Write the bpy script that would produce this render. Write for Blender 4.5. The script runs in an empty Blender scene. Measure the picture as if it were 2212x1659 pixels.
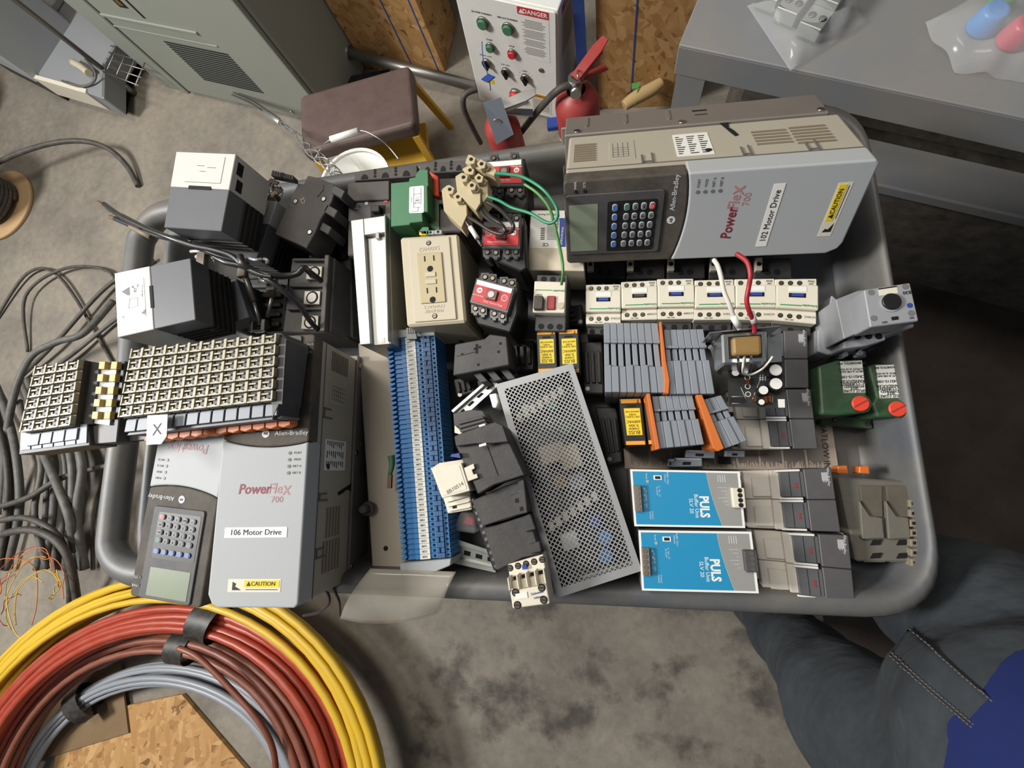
import bpy, bmesh, math, random
from mathutils import Vector, Matrix, Euler
random.seed(7)
PI = math.pi
SC = bpy.context.scene
COL = SC.collection
# ---------------------------------------------------------------- camera, light, exposure
CX, CY, FPX, HC = 1106.0, 829.5, 1000.0, 1.45
_up = -Vector((1310-CX, -(1000-CY), -FPX)).normalized()          # world up seen by the camera
_x = (Vector((1,0,0)) - _up.x*_up).normalized(); _y = _up.cross(_x)
CM = Matrix((_x,_y,_up))                                          # world <- camera
cam = bpy.data.cameras.new('camera'); camo = bpy.data.objects.new('camera', cam); COL.objects.link(camo)
cam.sensor_width = 36; cam.sensor_fit = 'HORIZONTAL'; cam.lens = 36*FPX/2212; cam.clip_start = .01
camo.matrix_world = Matrix.Translation((0,0,HC)) @ CM.to_4x4()
SC.camera = camo
wd = bpy.data.worlds.new('world'); SC.world = wd; wd.use_nodes = True
wd.node_tree.nodes['Background'].inputs[0].default_value = (.86,.93,1,1)
wd.node_tree.nodes['Background'].inputs[1].default_value = .15
def area(name, loc, tgt, size, power, col):
    l = bpy.data.lights.new(name,'AREA'); l.shape='RECTANGLE'; l.size=size[0]; l.size_y=size[1]; l.energy=power; l.color=col
    o = bpy.data.objects.new(name,l); COL.objects.link(o); o.location=loc
    o.rotation_euler = (Vector(tgt)-Vector(loc)).to_track_quat('-Z','Y').to_euler(); return o
area('main_light_left', (-3.0,.1,3.0), (0,.1,.6), (.7,.7), 120, (1,.99,.97))  # main light from the left, its source out of view
area('ceiling_lamp', (-1.1,1.0,3.7), (-.1,.4,.5), (.5,1.8), 44, (1,.95,.87))
SC.view_settings.view_transform='Standard'; SC.view_settings.look='None'; SC.view_settings.gamma=1
SC.view_settings.use_curve_mapping=False; SC.view_settings.exposure=.36
# ---------------------------------------------------------------- helpers
def px(x, y, z):
    v = CM @ Vector(((x-CX)/FPX, -(y-CY)/FPX, -1)); t = (z-HC)/v.z
    return Vector((v.x*t, v.y*t, z))
def lin(c):
    if isinstance(c,str): c = [int(c[i:i+2],16)/255 for i in (0,2,4)]
    return tuple(((v/12.92) if v<=.04045 else ((v+.055)/1.055)**2.4) for v in c)
MATS = {}
def mat(name, col, rough=.5, metal=0, dust=.12, scale=30, bump=.0, col2=None, alpha=1, coat=0, trans=0, ior=1.45, spec=None, emit=None):
    if name in MATS: return MATS[name]
    m = bpy.data.materials.new(name); MATS[name]=m; m.use_nodes=True; nt=m.node_tree; b=nt.nodes['Principled BSDF']
    c = lin(col); b.inputs['Roughness'].default_value=rough; b.inputs['Metallic'].default_value=metal
    if spec is not None: b.inputs['Specular IOR Level'].default_value=spec
    if coat: b.inputs['Coat Weight'].default_value=coat
    if trans: b.inputs['Transmission Weight'].default_value=trans; b.inputs['IOR'].default_value=ior
    if alpha<1: b.inputs['Alpha'].default_value=alpha
    tc = nt.nodes.new('ShaderNodeTexCoord')
    n = nt.nodes.new('ShaderNodeTexNoise'); n.inputs['Scale'].default_value=scale; n.inputs['Detail'].default_value=6; n.inputs['Roughness'].default_value=.65
    nt.links.new(tc.outputs['Object'], n.inputs['Vector'])
    r = nt.nodes.new('ShaderNodeValToRGB'); nt.links.new(n.outputs['Fac'], r.inputs[0])
    r.color_ramp.elements[0].position=.3; r.color_ramp.elements[1].position=.72
    c2 = lin(col2) if col2 else tuple(v*(1-.5*dust)+.5*dust*w for v,w in zip(c,(.33,.27,.2)))
    r.color_ramp.elements[0].color=(*c,1); r.color_ramp.elements[1].color=(*c2,1)
    nt.links.new(r.outputs[0], b.inputs['Base Color'])
    if bump:
        n2 = nt.nodes.new('ShaderNodeTexNoise'); n2.inputs['Scale'].default_value=scale*12; n2.inputs['Detail'].default_value=3
        nt.links.new(tc.outputs['Object'], n2.inputs['Vector'])
        bp = nt.nodes.new('ShaderNodeBump'); bp.inputs['Strength'].default_value=bump; bp.inputs['Distance'].default_value=.001
        nt.links.new(n2.outputs['Fac'], bp.inputs['Height']); nt.links.new(bp.outputs[0], b.inputs['Normal'])
    return m
class MB:
    def __init__(s): s.b=bmesh.new(); s.m=0; s.T=Matrix()
    def _f(s, vs, idx, T=None, smooth=False):
        M = s.T @ (T or Matrix()); v=[s.b.verts.new(M@Vector(p)) for p in vs]
        for f in idx:
            try: q=s.b.faces.new([v[i] for i in f]); q.material_index=s.m; q.smooth=smooth
            except ValueError: pass
        return v
    def box(s,x0,x1,y0,y1,z0,z1,T=None):
        s._f([(x0,y0,z0),(x1,y0,z0),(x1,y1,z0),(x0,y1,z0),(x0,y0,z1),(x1,y0,z1),(x1,y1,z1),(x0,y1,z1)],
             [(3,2,1,0),(4,5,6,7),(0,1,5,4),(1,2,6,5),(2,3,7,6),(3,0,4,7)],T); return s
    def prism(s,poly,z0,z1,T=None,smooth=False):
        n=len(poly); s._f([(*p,z0) for p in poly]+[(*p,z1) for p in poly],
            [tuple(range(n-1,-1,-1)),tuple(range(n,2*n))]+[(i,(i+1)%n,(i+1)%n+n,i+n) for i in range(n)],T); return s
    def rbox(s,x0,x1,y0,y1,z0,z1,r,n=4,T=None): return s.prism(rrect(x0,x1,y0,y1,r,n),z0,z1,T)
    def cyl(s,x,y,z0,z1,r,r2=None,n=20,T=None,smooth=True):
        r2=r if r2 is None else r2; c=[(math.cos(2*PI*i/n),math.sin(2*PI*i/n)) for i in range(n)]
        M=s.T@(T or Matrix())
        a=[s.b.verts.new(M@Vector((x+r*u,y+r*v,z0))) for u,v in c]; b=[s.b.verts.new(M@Vector((x+r2*u,y+r2*v,z1))) for u,v in c]
        for i in range(n):
            q=s.b.faces.new((a[i],a[(i+1)%n],b[(i+1)%n],b[i])); q.smooth=smooth; q.material_index=s.m
        for l in (a[::-1],b):
            q=s.b.faces.new(l); q.material_index=s.m
        return s
    def ring(s,x,y,z0,z1,ro,ri,n=28,T=None):
        M=s.T@(T or Matrix()); R=[]
        for (r,z) in ((ro,z0),(ro,z1),(ri,z1),(ri,z0)):
            R.append([s.b.verts.new(M@Vector((x+r*math.cos(2*PI*i/n),y+r*math.sin(2*PI*i/n),z))) for i in range(n)])
        for k in range(4):
            A=R[k];B=R[(k+1)%4]
            for i in range(n):
                q=s.b.faces.new((A[i],A[(i+1)%n],B[(i+1)%n],B[i])); q.material_index=s.m; q.smooth=(k%2==0)
        return s
    def tube(s,pts,r,n=8,T=None,closed=False,sub=0):
        P=[Vector(p) for p in pts]
        if sub: P=smooth_path(P,sub,closed)
        M=s.T@(T or Matrix()); m=len(P); rings=[]; up=Vector((0,0,1)); prev=None
        for i,p in enumerate(P):
            t=(P[(i+1)%m]-P[i-1]) if closed else (P[min(i+1,m-1)]-P[max(i-1,0)])
            if t.length<1e-9: t=Vector((1,0,0))
            t.normalize()
            if prev is None: a=t.cross(up if abs(t.z)<.95 else Vector((1,0,0))).normalized()
            else: a=(prev-prev.dot(t)*t).normalized()
            prev=a; b=t.cross(a); rr=r(i/(m-1)) if callable(r) else r
            rings.append([s.b.verts.new(M@(p+rr*(a*math.cos(2*PI*k/n)+b*math.sin(2*PI*k/n)))) for k in range(n)])
        for i in range(m if closed else m-1):
            A=rings[i];B=rings[(i+1)%m]
            for k in range(n):
                q=s.b.faces.new((A[k],A[(k+1)%n],B[(k+1)%n],B[k])); q.smooth=True; q.material_index=s.m
        if not closed:
            for l in (rings[0][::-1],rings[-1]): q=s.b.faces.new(l); q.material_index=s.m
        return s
    def quad(s,*pts): s._f(pts,[tuple(range(len(pts)))]); return s
    def grid(s,nx,ny,fn,smooth=True):
        M=s.T; V=[[s.b.verts.new(M@Vector(fn(i/nx,j/ny))) for i in range(nx+1)] for j in range(ny+1)]
        for j in range(ny):
            for i in range(nx):
                q=s.b.faces.new((V[j][i],V[j][i+1],V[j+1][i+1],V[j+1][i])); q.smooth=smooth; q.material_index=s.m
        return s
    def out(s,name,m,parent=None,bevel=0,seg=1,label=None,solid=0,sub=0,T=None):
        me=bpy.data.meshes.new(name); bmesh.ops.recalc_face_normals(s.b,faces=s.b.faces[:]); s.b.to_mesh(me); s.b.free()
        for q in (m if isinstance(m,(list,tuple)) else [m]): me.materials.append(MATS[q] if isinstance(q,str) else q)
        o=bpy.data.objects.new(name,me); COL.objects.link(o)
        if parent: o.parent=parent
        if T: o.matrix_local=T
        if solid: d=o.modifiers.new('solid','SOLIDIFY'); d.thickness=solid; d.offset=0
        if sub: d=o.modifiers.new('sub','SUBSURF'); d.levels=sub; d.render_levels=sub
        if bevel: d=o.modifiers.new('bevel','BEVEL'); d.width=bevel; d.segments=seg; d.limit_method='ANGLE'; d.angle_limit=.6
        if label: o['label']=label
        return o
def rrect(x0,x1,y0,y1,r,n=4):
    p=[]
    for cx,cy,a in ((x1-r,y1-r,0),(x0+r,y1-r,1),(x0+r,y0+r,2),(x1-r,y0+r,3)):
        for k in range(n+1):
            t=(a+k/n)*PI/2; p.append((cx+r*math.cos(t),cy+r*math.sin(t)))
    return p
def smooth_path(P,n,closed=False):
    m=len(P); out=[]
    for i in range(m if closed else m-1):
        if closed: p0,p1,p2,p3=P[i-1],P[i],P[(i+1)%m],P[(i+2)%m]
        else: p0,p1,p2,p3=P[max(i-1,0)],P[i],P[i+1],P[min(i+2,m-1)]
        for k in range(n):
            t=k/n; out.append(.5*((2*p1)+(p2-p0)*t+(2*p0-5*p1+4*p2-p3)*t*t+(3*p1-p0-3*p2+p3)*t**3))
    if not closed: out.append(P[-1].copy())
    return out
def tag(o,label=None,cat=None,group=None,kind=None):
    if label: o['label']=label
    if cat: o['category']=cat
    if group: o['group']=group
    if kind: o['kind']=kind
    return o
def thing(name,label,cat,loc=(0,0,0),rot=(0,0,0),group=None):
    o=bpy.data.objects.new(name,None); COL.objects.link(o); o.location=loc; o.rotation_euler=rot
    o.empty_display_size=.02
    return tag(o,label,cat,group)
def flat(name,label,cat,A,B,C,zt,d,group=None):
    """a thing whose level top face has its lower left, lower right and upper left corners A, B, C at height zt; local z=0 is its base, z=d its top"""
    a,b,c=px(*A,zt),px(*B,zt),px(*C,zt); u=b-a; ang=math.atan2(u.y,u.x); n=Vector((-math.sin(ang),math.cos(ang),0))
    o=thing(name,label,cat,(a.x,a.y,zt-d),(0,0,ang),group)
    return o,u.length,(c-a).dot(n)
def copy_tree(o,parent=None):
    c=o.copy(); COL.objects.link(c)
    if parent: c.parent=parent
    for ch in list(o.children): copy_tree(ch,c)
    return c
def txt(s,size,m,parent,x,y,z,rot=0,al='CENTER',name='lettering',T=None,sx=1,ext=.00012,shear=0,bold=0):
    cu=bpy.data.curves.new(name,'FONT'); cu.body=s; cu.size=size; cu.align_x=al; cu.align_y='CENTER'; cu.extrude=ext; cu.shear=shear; cu.offset=bold; cu.resolution_u=2
    t=bpy.data.objects.new(name,cu); COL.objects.link(t)
    me=bpy.data.meshes.new_from_object(t.evaluated_get(bpy.context.evaluated_depsgraph_get())); bpy.data.objects.remove(t)
    me.materials.clear(); me.materials.append(MATS[m])
    o=bpy.data.objects.new(name,me); COL.objects.link(o); o.parent=parent
    L=Matrix.Translation((x,y,z))@Matrix.Rotation(rot,4,'Z')@Matrix.Diagonal((sx,1,1,1))
    o.matrix_local=(T@L) if T else L
    return o
def RX(a): return Matrix.Rotation(a,4,'X')
def RY(a): return Matrix.Rotation(a,4,'Y')
def RZ(a): return Matrix.Rotation(a,4,'Z')
def TR(x,y,z): return Matrix.Translation((x,y,z))
def w(parent,p):                                                   # world point into a parent's frame
    M=Matrix.LocRotScale(parent.location,parent.rotation_euler,None); return M.inverted()@Vector(p)
# ---------------------------------------------------------------- materials
mat('cream','D9D2BF',.5,dust=.25,scale=40,bump=.05)
mat('white','E4E3DC',.45,dust=.15,scale=40)
mat('beige','BDB298',.5,dust=.25,scale=30,bump=.08)
mat('tan','B9AA86',.55,dust=.2,scale=60)
mat('ltgrey','9EA1A3',.5,dust=.2,scale=30,bump=.05)
mat('modgrey','7F858D',.5,dust=.2,scale=40,bump=.05)
mat('drivegrey','A6A9AA',.62,dust=.12,scale=14,bump=.05)
mat('driveside','A7A191',.55,dust=.3,scale=14,bump=.06)
mat('midgrey','66696C',.5,dust=.25,scale=40)
mat('dark','2A2B2D',.5,dust=.25,scale=40,bump=.08)
mat('charcoal','3B3B3D',.6,dust=.3,scale=25,bump=.12)
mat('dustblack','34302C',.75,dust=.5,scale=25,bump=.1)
mat('black','0C0C0D',.45,dust=.05)
mat('hole','050505',.8,dust=0)
mat('ink','1B1B1D',.6,dust=0)
mat('fadedink','63605B',.6,dust=0)
mat('whiteink','C9CBCB',.6,dust=0)
mat('clipsteel','EDEDED',.3,.5,dust=0)
mat('steel','B9B9B6',.28,1,dust=.1,scale=60)
mat('dullsteel','8E8C88',.42,.9,dust=.3,scale=20)
mat('galv','B4B6B2',.38,.75,dust=.2,scale=25)
mat('screwdark','77705F',.4,.8,dust=.3)
mat('brass','A88B4A',.35,.9)
mat('copper','A45A2C',.35,.9)
mat('green','3B7350',.5,dust=.15,scale=30)
mat('dkgreen','1F4A2C',.5,dust=.5,scale=18,bump=.1)
mat('red','C3282F',.45,dust=.1)
mat('dullred','9A2B30',.5,dust=.25,scale=20)
mat('orangered','DB4026',.5,dust=.1)
mat('orange','C8661C',.5,dust=.2,scale=20)
mat('yellow','E6C71C',.5,dust=.05)
mat('amber','E09A2C',.5,dust=.05)
mat('puls','1A86B2',.4,dust=.05)
mat('blueplastic','2A78B8',.45,dust=.12,scale=30)
mat('bluedark','1B4E7C',.5,dust=.2)
mat('blueink','24408F',.5,dust=0)
mat('bluekey','3F67AE',.45,dust=.1)
mat('schneider','2C8C57',.5,dust=0)
mat('lcd','7B8672',.3,dust=.4,scale=12)
mat('maroon','7E2536',.5,dust=0)
mat('rose','A87C7C',.5,dust=0)
mat('tray','4A4F57',.5,dust=.45,scale=7,bump=.1,col2='6E695F')
mat('clear','F4F6F6',.08,trans=.96,dust=0,ior=1.35)
mat('film','E8EAEA',.15,alpha=.2,dust=.1)
mat('pcb','1E2022',.45,dust=.2)
mat('winding','8A6A32',.4,dust=.4,scale=80)
mat('floorwood','AE8F63',.6,dust=.2)
mat('wirewhite','D8D2C4',.45,dust=.1)
mat('wirered','9C1626',.4,dust=.1)
mat('wiregreen','19815B',.4,dust=.1)
mat('wirelime','4E8E45',.4,dust=.2)
mat('wireblack','1A1C20',.35,dust=.15,coat=.3)
# ================================================================ the setting
def concrete():
    m=bpy.data.materials.new('concrete'); MATS['concrete']=m; m.use_nodes=True; nt=m.node_tree; b=nt.nodes['Principled BSDF']; b.inputs['Roughness'].default_value=.75
    tc=nt.nodes.new('ShaderNodeTexCoord')
    def noise(s,d=8,r=.6,off=0):
        mp=nt.nodes.new('ShaderNodeMapping'); mp.inputs['Location'].default_value=(off,off*.7,0); nt.links.new(tc.outputs['Object'],mp.inputs[0])
        n=nt.nodes.new('ShaderNodeTexNoise'); n.inputs['Scale'].default_value=s; n.inputs['Detail'].default_value=d; n.inputs['Roughness'].default_value=r; nt.links.new(mp.outputs[0],n.inputs['Vector']); return n
    def ramp(src,stops):
        r=nt.nodes.new('ShaderNodeValToRGB'); nt.links.new(src,r.inputs[0])
        while len(r.color_ramp.elements)<len(stops): r.color_ramp.elements.new(.5)
        for e,(p,c) in zip(r.color_ramp.elements,stops): e.position=p; e.color=(*lin(c),1)
        return r
    base=ramp(noise(2.2,10,.7).outputs['Fac'],[(.3,'645D53'),(.48,'7E776C'),(.6,'8C8375'),(.75,'787268')])
    st=ramp(noise(5.0,7,.62,3.1).outputs['Fac'],[(.50,'000000'),(.62,'E0E0E0')])
    sp=ramp(noise(34,4,.6,1.2).outputs['Fac'],[(.3,'B5AEA2'),(.6,'FFFFFF')])
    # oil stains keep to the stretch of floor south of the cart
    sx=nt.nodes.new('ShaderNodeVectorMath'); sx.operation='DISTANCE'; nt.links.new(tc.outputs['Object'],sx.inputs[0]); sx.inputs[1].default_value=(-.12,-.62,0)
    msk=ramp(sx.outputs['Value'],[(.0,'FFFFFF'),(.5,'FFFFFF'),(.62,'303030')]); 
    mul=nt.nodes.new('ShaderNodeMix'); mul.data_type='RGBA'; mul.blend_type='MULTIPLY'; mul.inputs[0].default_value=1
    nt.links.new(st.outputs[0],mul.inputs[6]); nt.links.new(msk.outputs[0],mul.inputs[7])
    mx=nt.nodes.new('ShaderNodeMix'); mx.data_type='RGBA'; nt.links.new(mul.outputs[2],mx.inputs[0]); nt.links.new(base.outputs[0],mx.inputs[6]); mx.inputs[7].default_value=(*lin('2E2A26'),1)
    m2=nt.nodes.new('ShaderNodeMix'); m2.data_type='RGBA'; m2.blend_type='MULTIPLY'; m2.inputs[0].default_value=.3; nt.links.new(mx.outputs[2],m2.inputs[6]); nt.links.new(sp.outputs[0],m2.inputs[7])
    nt.links.new(m2.outputs[2],b.inputs['Base Color'])
    bp=nt.nodes.new('ShaderNodeBump'); bp.inputs['Strength'].default_value=.25; bp.inputs['Distance'].default_value=.004; nt.links.new(noise(60,5).outputs['Fac'],bp.inputs['Height']); nt.links.new(bp.outputs[0],b.inputs['Normal'])
def osb():
    m=bpy.data.materials.new('osb'); MATS['osb']=m; m.use_nodes=True; nt=m.node_tree; b=nt.nodes['Principled BSDF']; b.inputs['Roughness'].default_value=.7
    tc=nt.nodes.new('ShaderNodeTexCoord'); prev=None
    wn=nt.nodes.new('ShaderNodeTexNoise'); wn.inputs['Scale'].default_value=9; nt.links.new(tc.outputs['Object'],wn.inputs['Vector'])
    wv=nt.nodes.new('ShaderNodeMix'); wv.data_type='RGBA'; wv.blend_type='LINEAR_LIGHT'; wv.inputs[0].default_value=.03; nt.links.new(tc.outputs['Object'],wv.inputs[6]); nt.links.new(wn.outputs['Color'],wv.inputs[7])
    for k,(rot,sc) in enumerate((((.2,.1,.35),(16,62,40)),((.9,.3,-.75),(60,15,44)),((-.4,.8,1.25),(18,55,48)),((.3,-.6,.0),(64,20,20)))):
        mp=nt.nodes.new('ShaderNodeMapping'); mp.vector_type='TEXTURE'; mp.inputs['Rotation'].default_value=rot; mp.inputs['Scale'].default_value=tuple(1/v for v in sc); nt.links.new(wv.outputs[2],mp.inputs[0])
        v=nt.nodes.new('ShaderNodeTexVoronoi'); v.inputs['Scale'].default_value=1; nt.links.new(mp.outputs[0],v.inputs['Vector'])
        r=nt.nodes.new('ShaderNodeValToRGB'); nt.links.new(v.outputs['Color'],r.inputs[0])
        cs=[('6B4A2B',.05),('94693A',.35),('AC824E',.7),('BE9865',.95)]
        while len(r.color_ramp.elements)<4: r.color_ramp.elements.new(.5)
        for e,(c,p) in zip(r.color_ramp.elements,cs): e.position=p; e.color=(*lin(c),1)
        if prev:
            st=nt.nodes.new('ShaderNodeMath'); st.operation='GREATER_THAN'; st.inputs[1].default_value=.58; sp=nt.nodes.new('ShaderNodeSeparateColor'); nt.links.new(v.outputs['Color'],sp.inputs[0]); nt.links.new(sp.outputs[1],st.inputs[0])
            mx=nt.nodes.new('ShaderNodeMix'); mx.data_type='RGBA'; nt.links.new(st.outputs[0],mx.inputs[0]); nt.links.new(prev,mx.inputs[6]); nt.links.new(r.outputs[0],mx.inputs[7]); prev=mx.outputs[2]
        else: prev=r.outputs[0]
    nt.links.new(prev,b.inputs['Base Color'])
concrete(); osb()
mat('wallpaint','6B5A44',.8,dust=.3,scale=6)
mat('cabgrey','8A8E84',.5,dust=.25,scale=5)
mat('cabgrey2','85888B',.5,dust=.2,scale=6)
mat('tabletop','75787C',.45,dust=.35,scale=6,col2='857F76')
mat('spoolwood','BC9A70',.6,dust=.2,scale=20)
mat('cable','38352F',.6,dust=.5,scale=40,col2='57514A')
mat('greycable','6A6862',.6,dust=.3,scale=30,col2='4B4946')
mat('yellowcable','CFA81C',.45,dust=.3,scale=25)
mat('redcable','9E331B',.42,dust=.3,scale=25)
mat('browncable','7C4230',.45,dust=.3,scale=25)
mat('silvercable','8A8F96',.4,dust=.3,scale=25)
mat('tape','141416',.5,dust=.3,scale=60)
mat('seat','54423F',.5,dust=.25,scale=18,bump=.15)
mat('yellowpaint','C99A22',.55,dust=.3)
mat('cardboard','735B3C',.8,dust=.3,scale=12)
mat('jeans','232930',.9,dust=.4,scale=12,col2='3A3F42')
def folds(m,sc,dist):
    nt=m.node_tree; tc=nt.nodes.new('ShaderNodeTexCoord'); n=nt.nodes.new('ShaderNodeTexNoise'); n.inputs['Scale'].default_value=sc; n.inputs['Detail'].default_value=4; n.inputs['Distortion'].default_value=.3
    nt.links.new(tc.outputs['Object'],n.inputs['Vector']); b=nt.nodes.new('ShaderNodeBump'); b.inputs['Strength'].default_value=.8; b.inputs['Distance'].default_value=dist; nt.links.new(n.outputs['Fac'],b.inputs['Height']); nt.links.new(b.outputs[0],nt.nodes['Principled BSDF'].inputs['Normal'])
folds(MATS['jeans'],7,.03)
mat('shirt','071C58',.9,dust=.02,scale=14,bump=.3)
mat('chalkblue','23448C',.7)
mat('dusty_red','A32A2C',.45,dust=.4,scale=10)
mat('leather','B79A68',.8,dust=.2)
mat('paper','C9BBA5',.8,dust=.2,scale=15)
mat('boot','3A2618',.7)
mat('darksheet','2A1F18',.85,dust=.2,scale=6)
mat('skin','A8775A',.6)
M_=MB(); M_.quad((-4,-3,0),(4,-3,0),(4,3,0),(-4,3,0)); tag(M_.out('floor','concrete'),kind='structure')
M_=MB(); M_.box(-4,4,2.35,2.45,0,2.6); tag(M_.out('wall_north','wallpaint'),kind='structure')
M_=MB(); M_.box(.55,2.4,-1.3,.95,.0,.004); tag(M_.out('floor_dark_sheet','darksheet'),'dark brown mat on the floor at the right, under table and person','mat')  # thin dark sheet added to make this stretch of floor darker
# plywood faced studs of the wall
def board(pts,depth,label,lines=()):
    a,b=px(*pts[0],0),px(*pts[1],0); u=b-a; ang=math.atan2(u.y,u.x); L=u.length
    t=thing('strand_board',label,'board',a,(0,0,ang))
    m=MB(); m.box(0,L,0,depth,0,2.4); m.out('board','osb',t,bevel=.002)
    for x in lines: m=MB(); m.box(x*L-.002,x*L+.002,-.0015,.001,0,2.4); m.out('chalk_line','chalkblue',t)
    return t
board([(792,150),(962,155)],.2,'strand board upright left of the white control box, blue chalk line down it',(.62,.92))
b2=board([(1292,236),(1478,228)],.08,'strand board upright behind the two extinguishers, blue line down it',(.38,))
m=MB(); m.box(-.06,-.03,-.02,.03,0,2.4); t=m.out('blue_strut','chalkblue'); t.location=b2.location; tag(t,'narrow blue metal strut standing between white control box and strand board','strut')
m=MB(); m.box(.02,.12,-.002,0,.62,.632); m.out('pencil_mark','ink',b2)
# ================================================================ background things
# grey-green cabinet
A=px(358,182,0); B=px(735,271,0); u=B-A; ang=math.atan2(u.y,u.x); L=u.length
c=thing('electrical_cabinet','tall grey-green steel cabinet with louvred vent, on the floor at the upper left','cabinet',A,(0,0,ang))
m=MB(); m.box(0,L,0,.55,0,1.9); m.out('body','cabgrey',c,bevel=.006)
m=MB(); m.box(.0,.155,-.012,.0,.0,1.9); m.box(.12,.15,-.02,-.01,0,1.9); m.out('post','cabgrey',c,bevel=.004)
m=MB(); m.box(.165,L-.01,-.018,0,.015,1.9); d=m.out('door','cabgrey',c,bevel=.006,seg=2)
m=MB()
for i in range(17): z=.125+i*.0105; m.box(.375,.675,-.0195,-.017,z,z+.005)
m.out('louvre','hole',d)
m=MB(); m.box(.165,.62,-.024,-.018,.365,.375); m.box(.165,.66,-.022,-.018,.325,.329); m.out('ridge','cabgrey',d,bevel=.001)
m=MB(); m.m=0; m.box(.33,.37,-.0195,-.017,.42,.55); m.box(.40,.41,-.0195,-.017,.39,.75); m.out('latch_slot','hole',d)
m=MB(); m.box(.345,.365,-.022,-.018,.43,.48); m.out('latch','brass',d)
m=MB(); m.box(.47,.51,-.0195,-.017,.47,.482); m.out('label_plate','cream',d)
m=MB(); m.cyl(0,0,0,.006,.006,T=TR(.745,-.018,.05)@RX(PI/2)); m.out('bolt','steel',c)
# grey rack with machine, top-left corner
P=px(291,203,0)
m=MB(); m.cyl(0,0,0,1.5,.0095,n=14); m.cyl(0,0,0,.05,.014,n=14); r=m.out('post','dullsteel')
rack=thing('wire_rack','wire shelf rack with a round steel post beside the grey-green cabinet','rack',P); r.parent=rack
m=MB(); H_=.14
def seg(a,b): m.tube([w(rack,px(*a,H_)),w(rack,px(*b,H_))],.0025,n=6)
for k in range(6): seg((243+9*k*.0-4*k,85+14*k),(330-6*k,100+17*k))
for k in range(4): seg((262+20*k,82+10*k),(232+20*k,150+12*k))
m.out('wire_shelf','dullsteel',rack)
def wprism(m,root,pts,za,zb,zp=None):
    q=[w(root,px(x,y,zb if zp is None else zp)) for x,y in pts]; m.prism([(p.x,p.y) for p in q],za-root.location.z,zb-root.location.z); return m
P1=px(68,158,.14)
c=thing('machine_housing','low grey sheet metal machine housing in the far left corner','machine',(P1.x,P1.y,0))
hp_=[(70,157),(222,212),(224,134),(258,80),(300,-60),(-40,-60),(-60,100)]
m=MB(); wprism(m,c,hp_,.04,.14); m.out('body','cabgrey2',c,bevel=.006)
m=MB(); wprism(m,c,[(60,140),(200,195),(215,125),(240,70),(280,-60),(-40,-60),(-60,90)],.0,.04,.14); wprism(m,c,[(225,205),(300,150),(330,60),(270,0),(224,134)],0,.01); m.out('base','black',c)
m=MB(); q=[w(c,px(x,y,.17)) for x,y in ((-40,80),(35,94),(54,97),(62,88),(122,-8),(140,-60),(-60,-60))]; m.prism([(p.x,p.y) for p in q],.14,.17); m.out('hatch','ltgrey',c,bevel=.006,seg=2)
m=MB(); wprism(m,c,[(72,160),(186,192),(184,201),(70,168)],.05,.145); m.out('trim_strip','cream',c)
m=MB(); o_=w(c,px(97,97,.14)); m.box(-.02,.02,-.006,.006,0,.014,T=TR(*o_)@RZ(-.3)); m.cyl(0,0,0,.02,.008,T=TR(*o_)); m.out('wing_knob','beige',c,bevel=.002)
m=MB(); m.tube([w(c,px(*q)) for q in ((185,128,.15),(203,150,.17),(206,168,.16),(195,182,.15),(170,186,.15),(135,175,.15))],.005,sub=6); m.out('hose','greycable',c)
m=MB(); m.tube([w(c,px(*q)) for q in ((158,135,.155),(176,145,.16),(192,158,.165))],.014,sub=3,n=12); m.out('rag_wrap','beige',c)
P1=px(-70,100,.15); P2=px(40,195,.15); u=P2-P1
c=thing('metal_box','pale grey metal box at the left edge, in front of the dark housing','box',(P1.x,P1.y,0),(0,0,math.atan2(u.y,u.x)+.15))
m=MB(); m.box(0,u.length*1.05,0,.3,.12,.42); m.out('body','ltgrey',c,bevel=.008); m=MB(); m.box(.01,u.length,.01,.28,0,.12); m.out('base','black',c)
# spools
def spool(P,R,h,label,n):
    s=thing('cable_spool',label,'spool',P)
    for k,z in enumerate((0,h)): m=MB(); m.ring(0,0,z,z+.016,R,.03,n=48); m.out('flange','spoolwood',s,bevel=.002)
    m=MB(); m.cyl(0,0,.016,h,.05,n=24); m.out('drum','spoolwood',s)
    if n:
        m=MB(); pts=[]
        for i in range(n*24): a=i*2*PI/24; q=i/24; lay=q/n; pts.append((R*.62*math.cos(a)*(1-.1*(i//(24*7))%2*0),R*.62*math.sin(a),.03+(h-.05)*lay))
        m.tube(pts,.0085,n=8); tag(m.out('wound_cable','cable',s))
    return s
spool(px(10,446,0)+Vector((0,0,0)),.168,.23,'wooden spool wound with black cable, lower of the two at the left edge',12)
spool(px(-90,265,.04)*1,.17,.2,'wooden spool at the left edge, upper of the two, mostly outside',0)
m=MB(); m.tube([px(-40,370,.12),px(30,335,.13),px(110,310,.12),px(180,305,.09),px(235,322,.06),px(275,360,.03),px(298,402,.012)],.0105,n=10,sub=8)
tag(m.out('black_cable','cable'),'loose black cable arching off the spool and ending on bare floor','cable')
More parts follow.
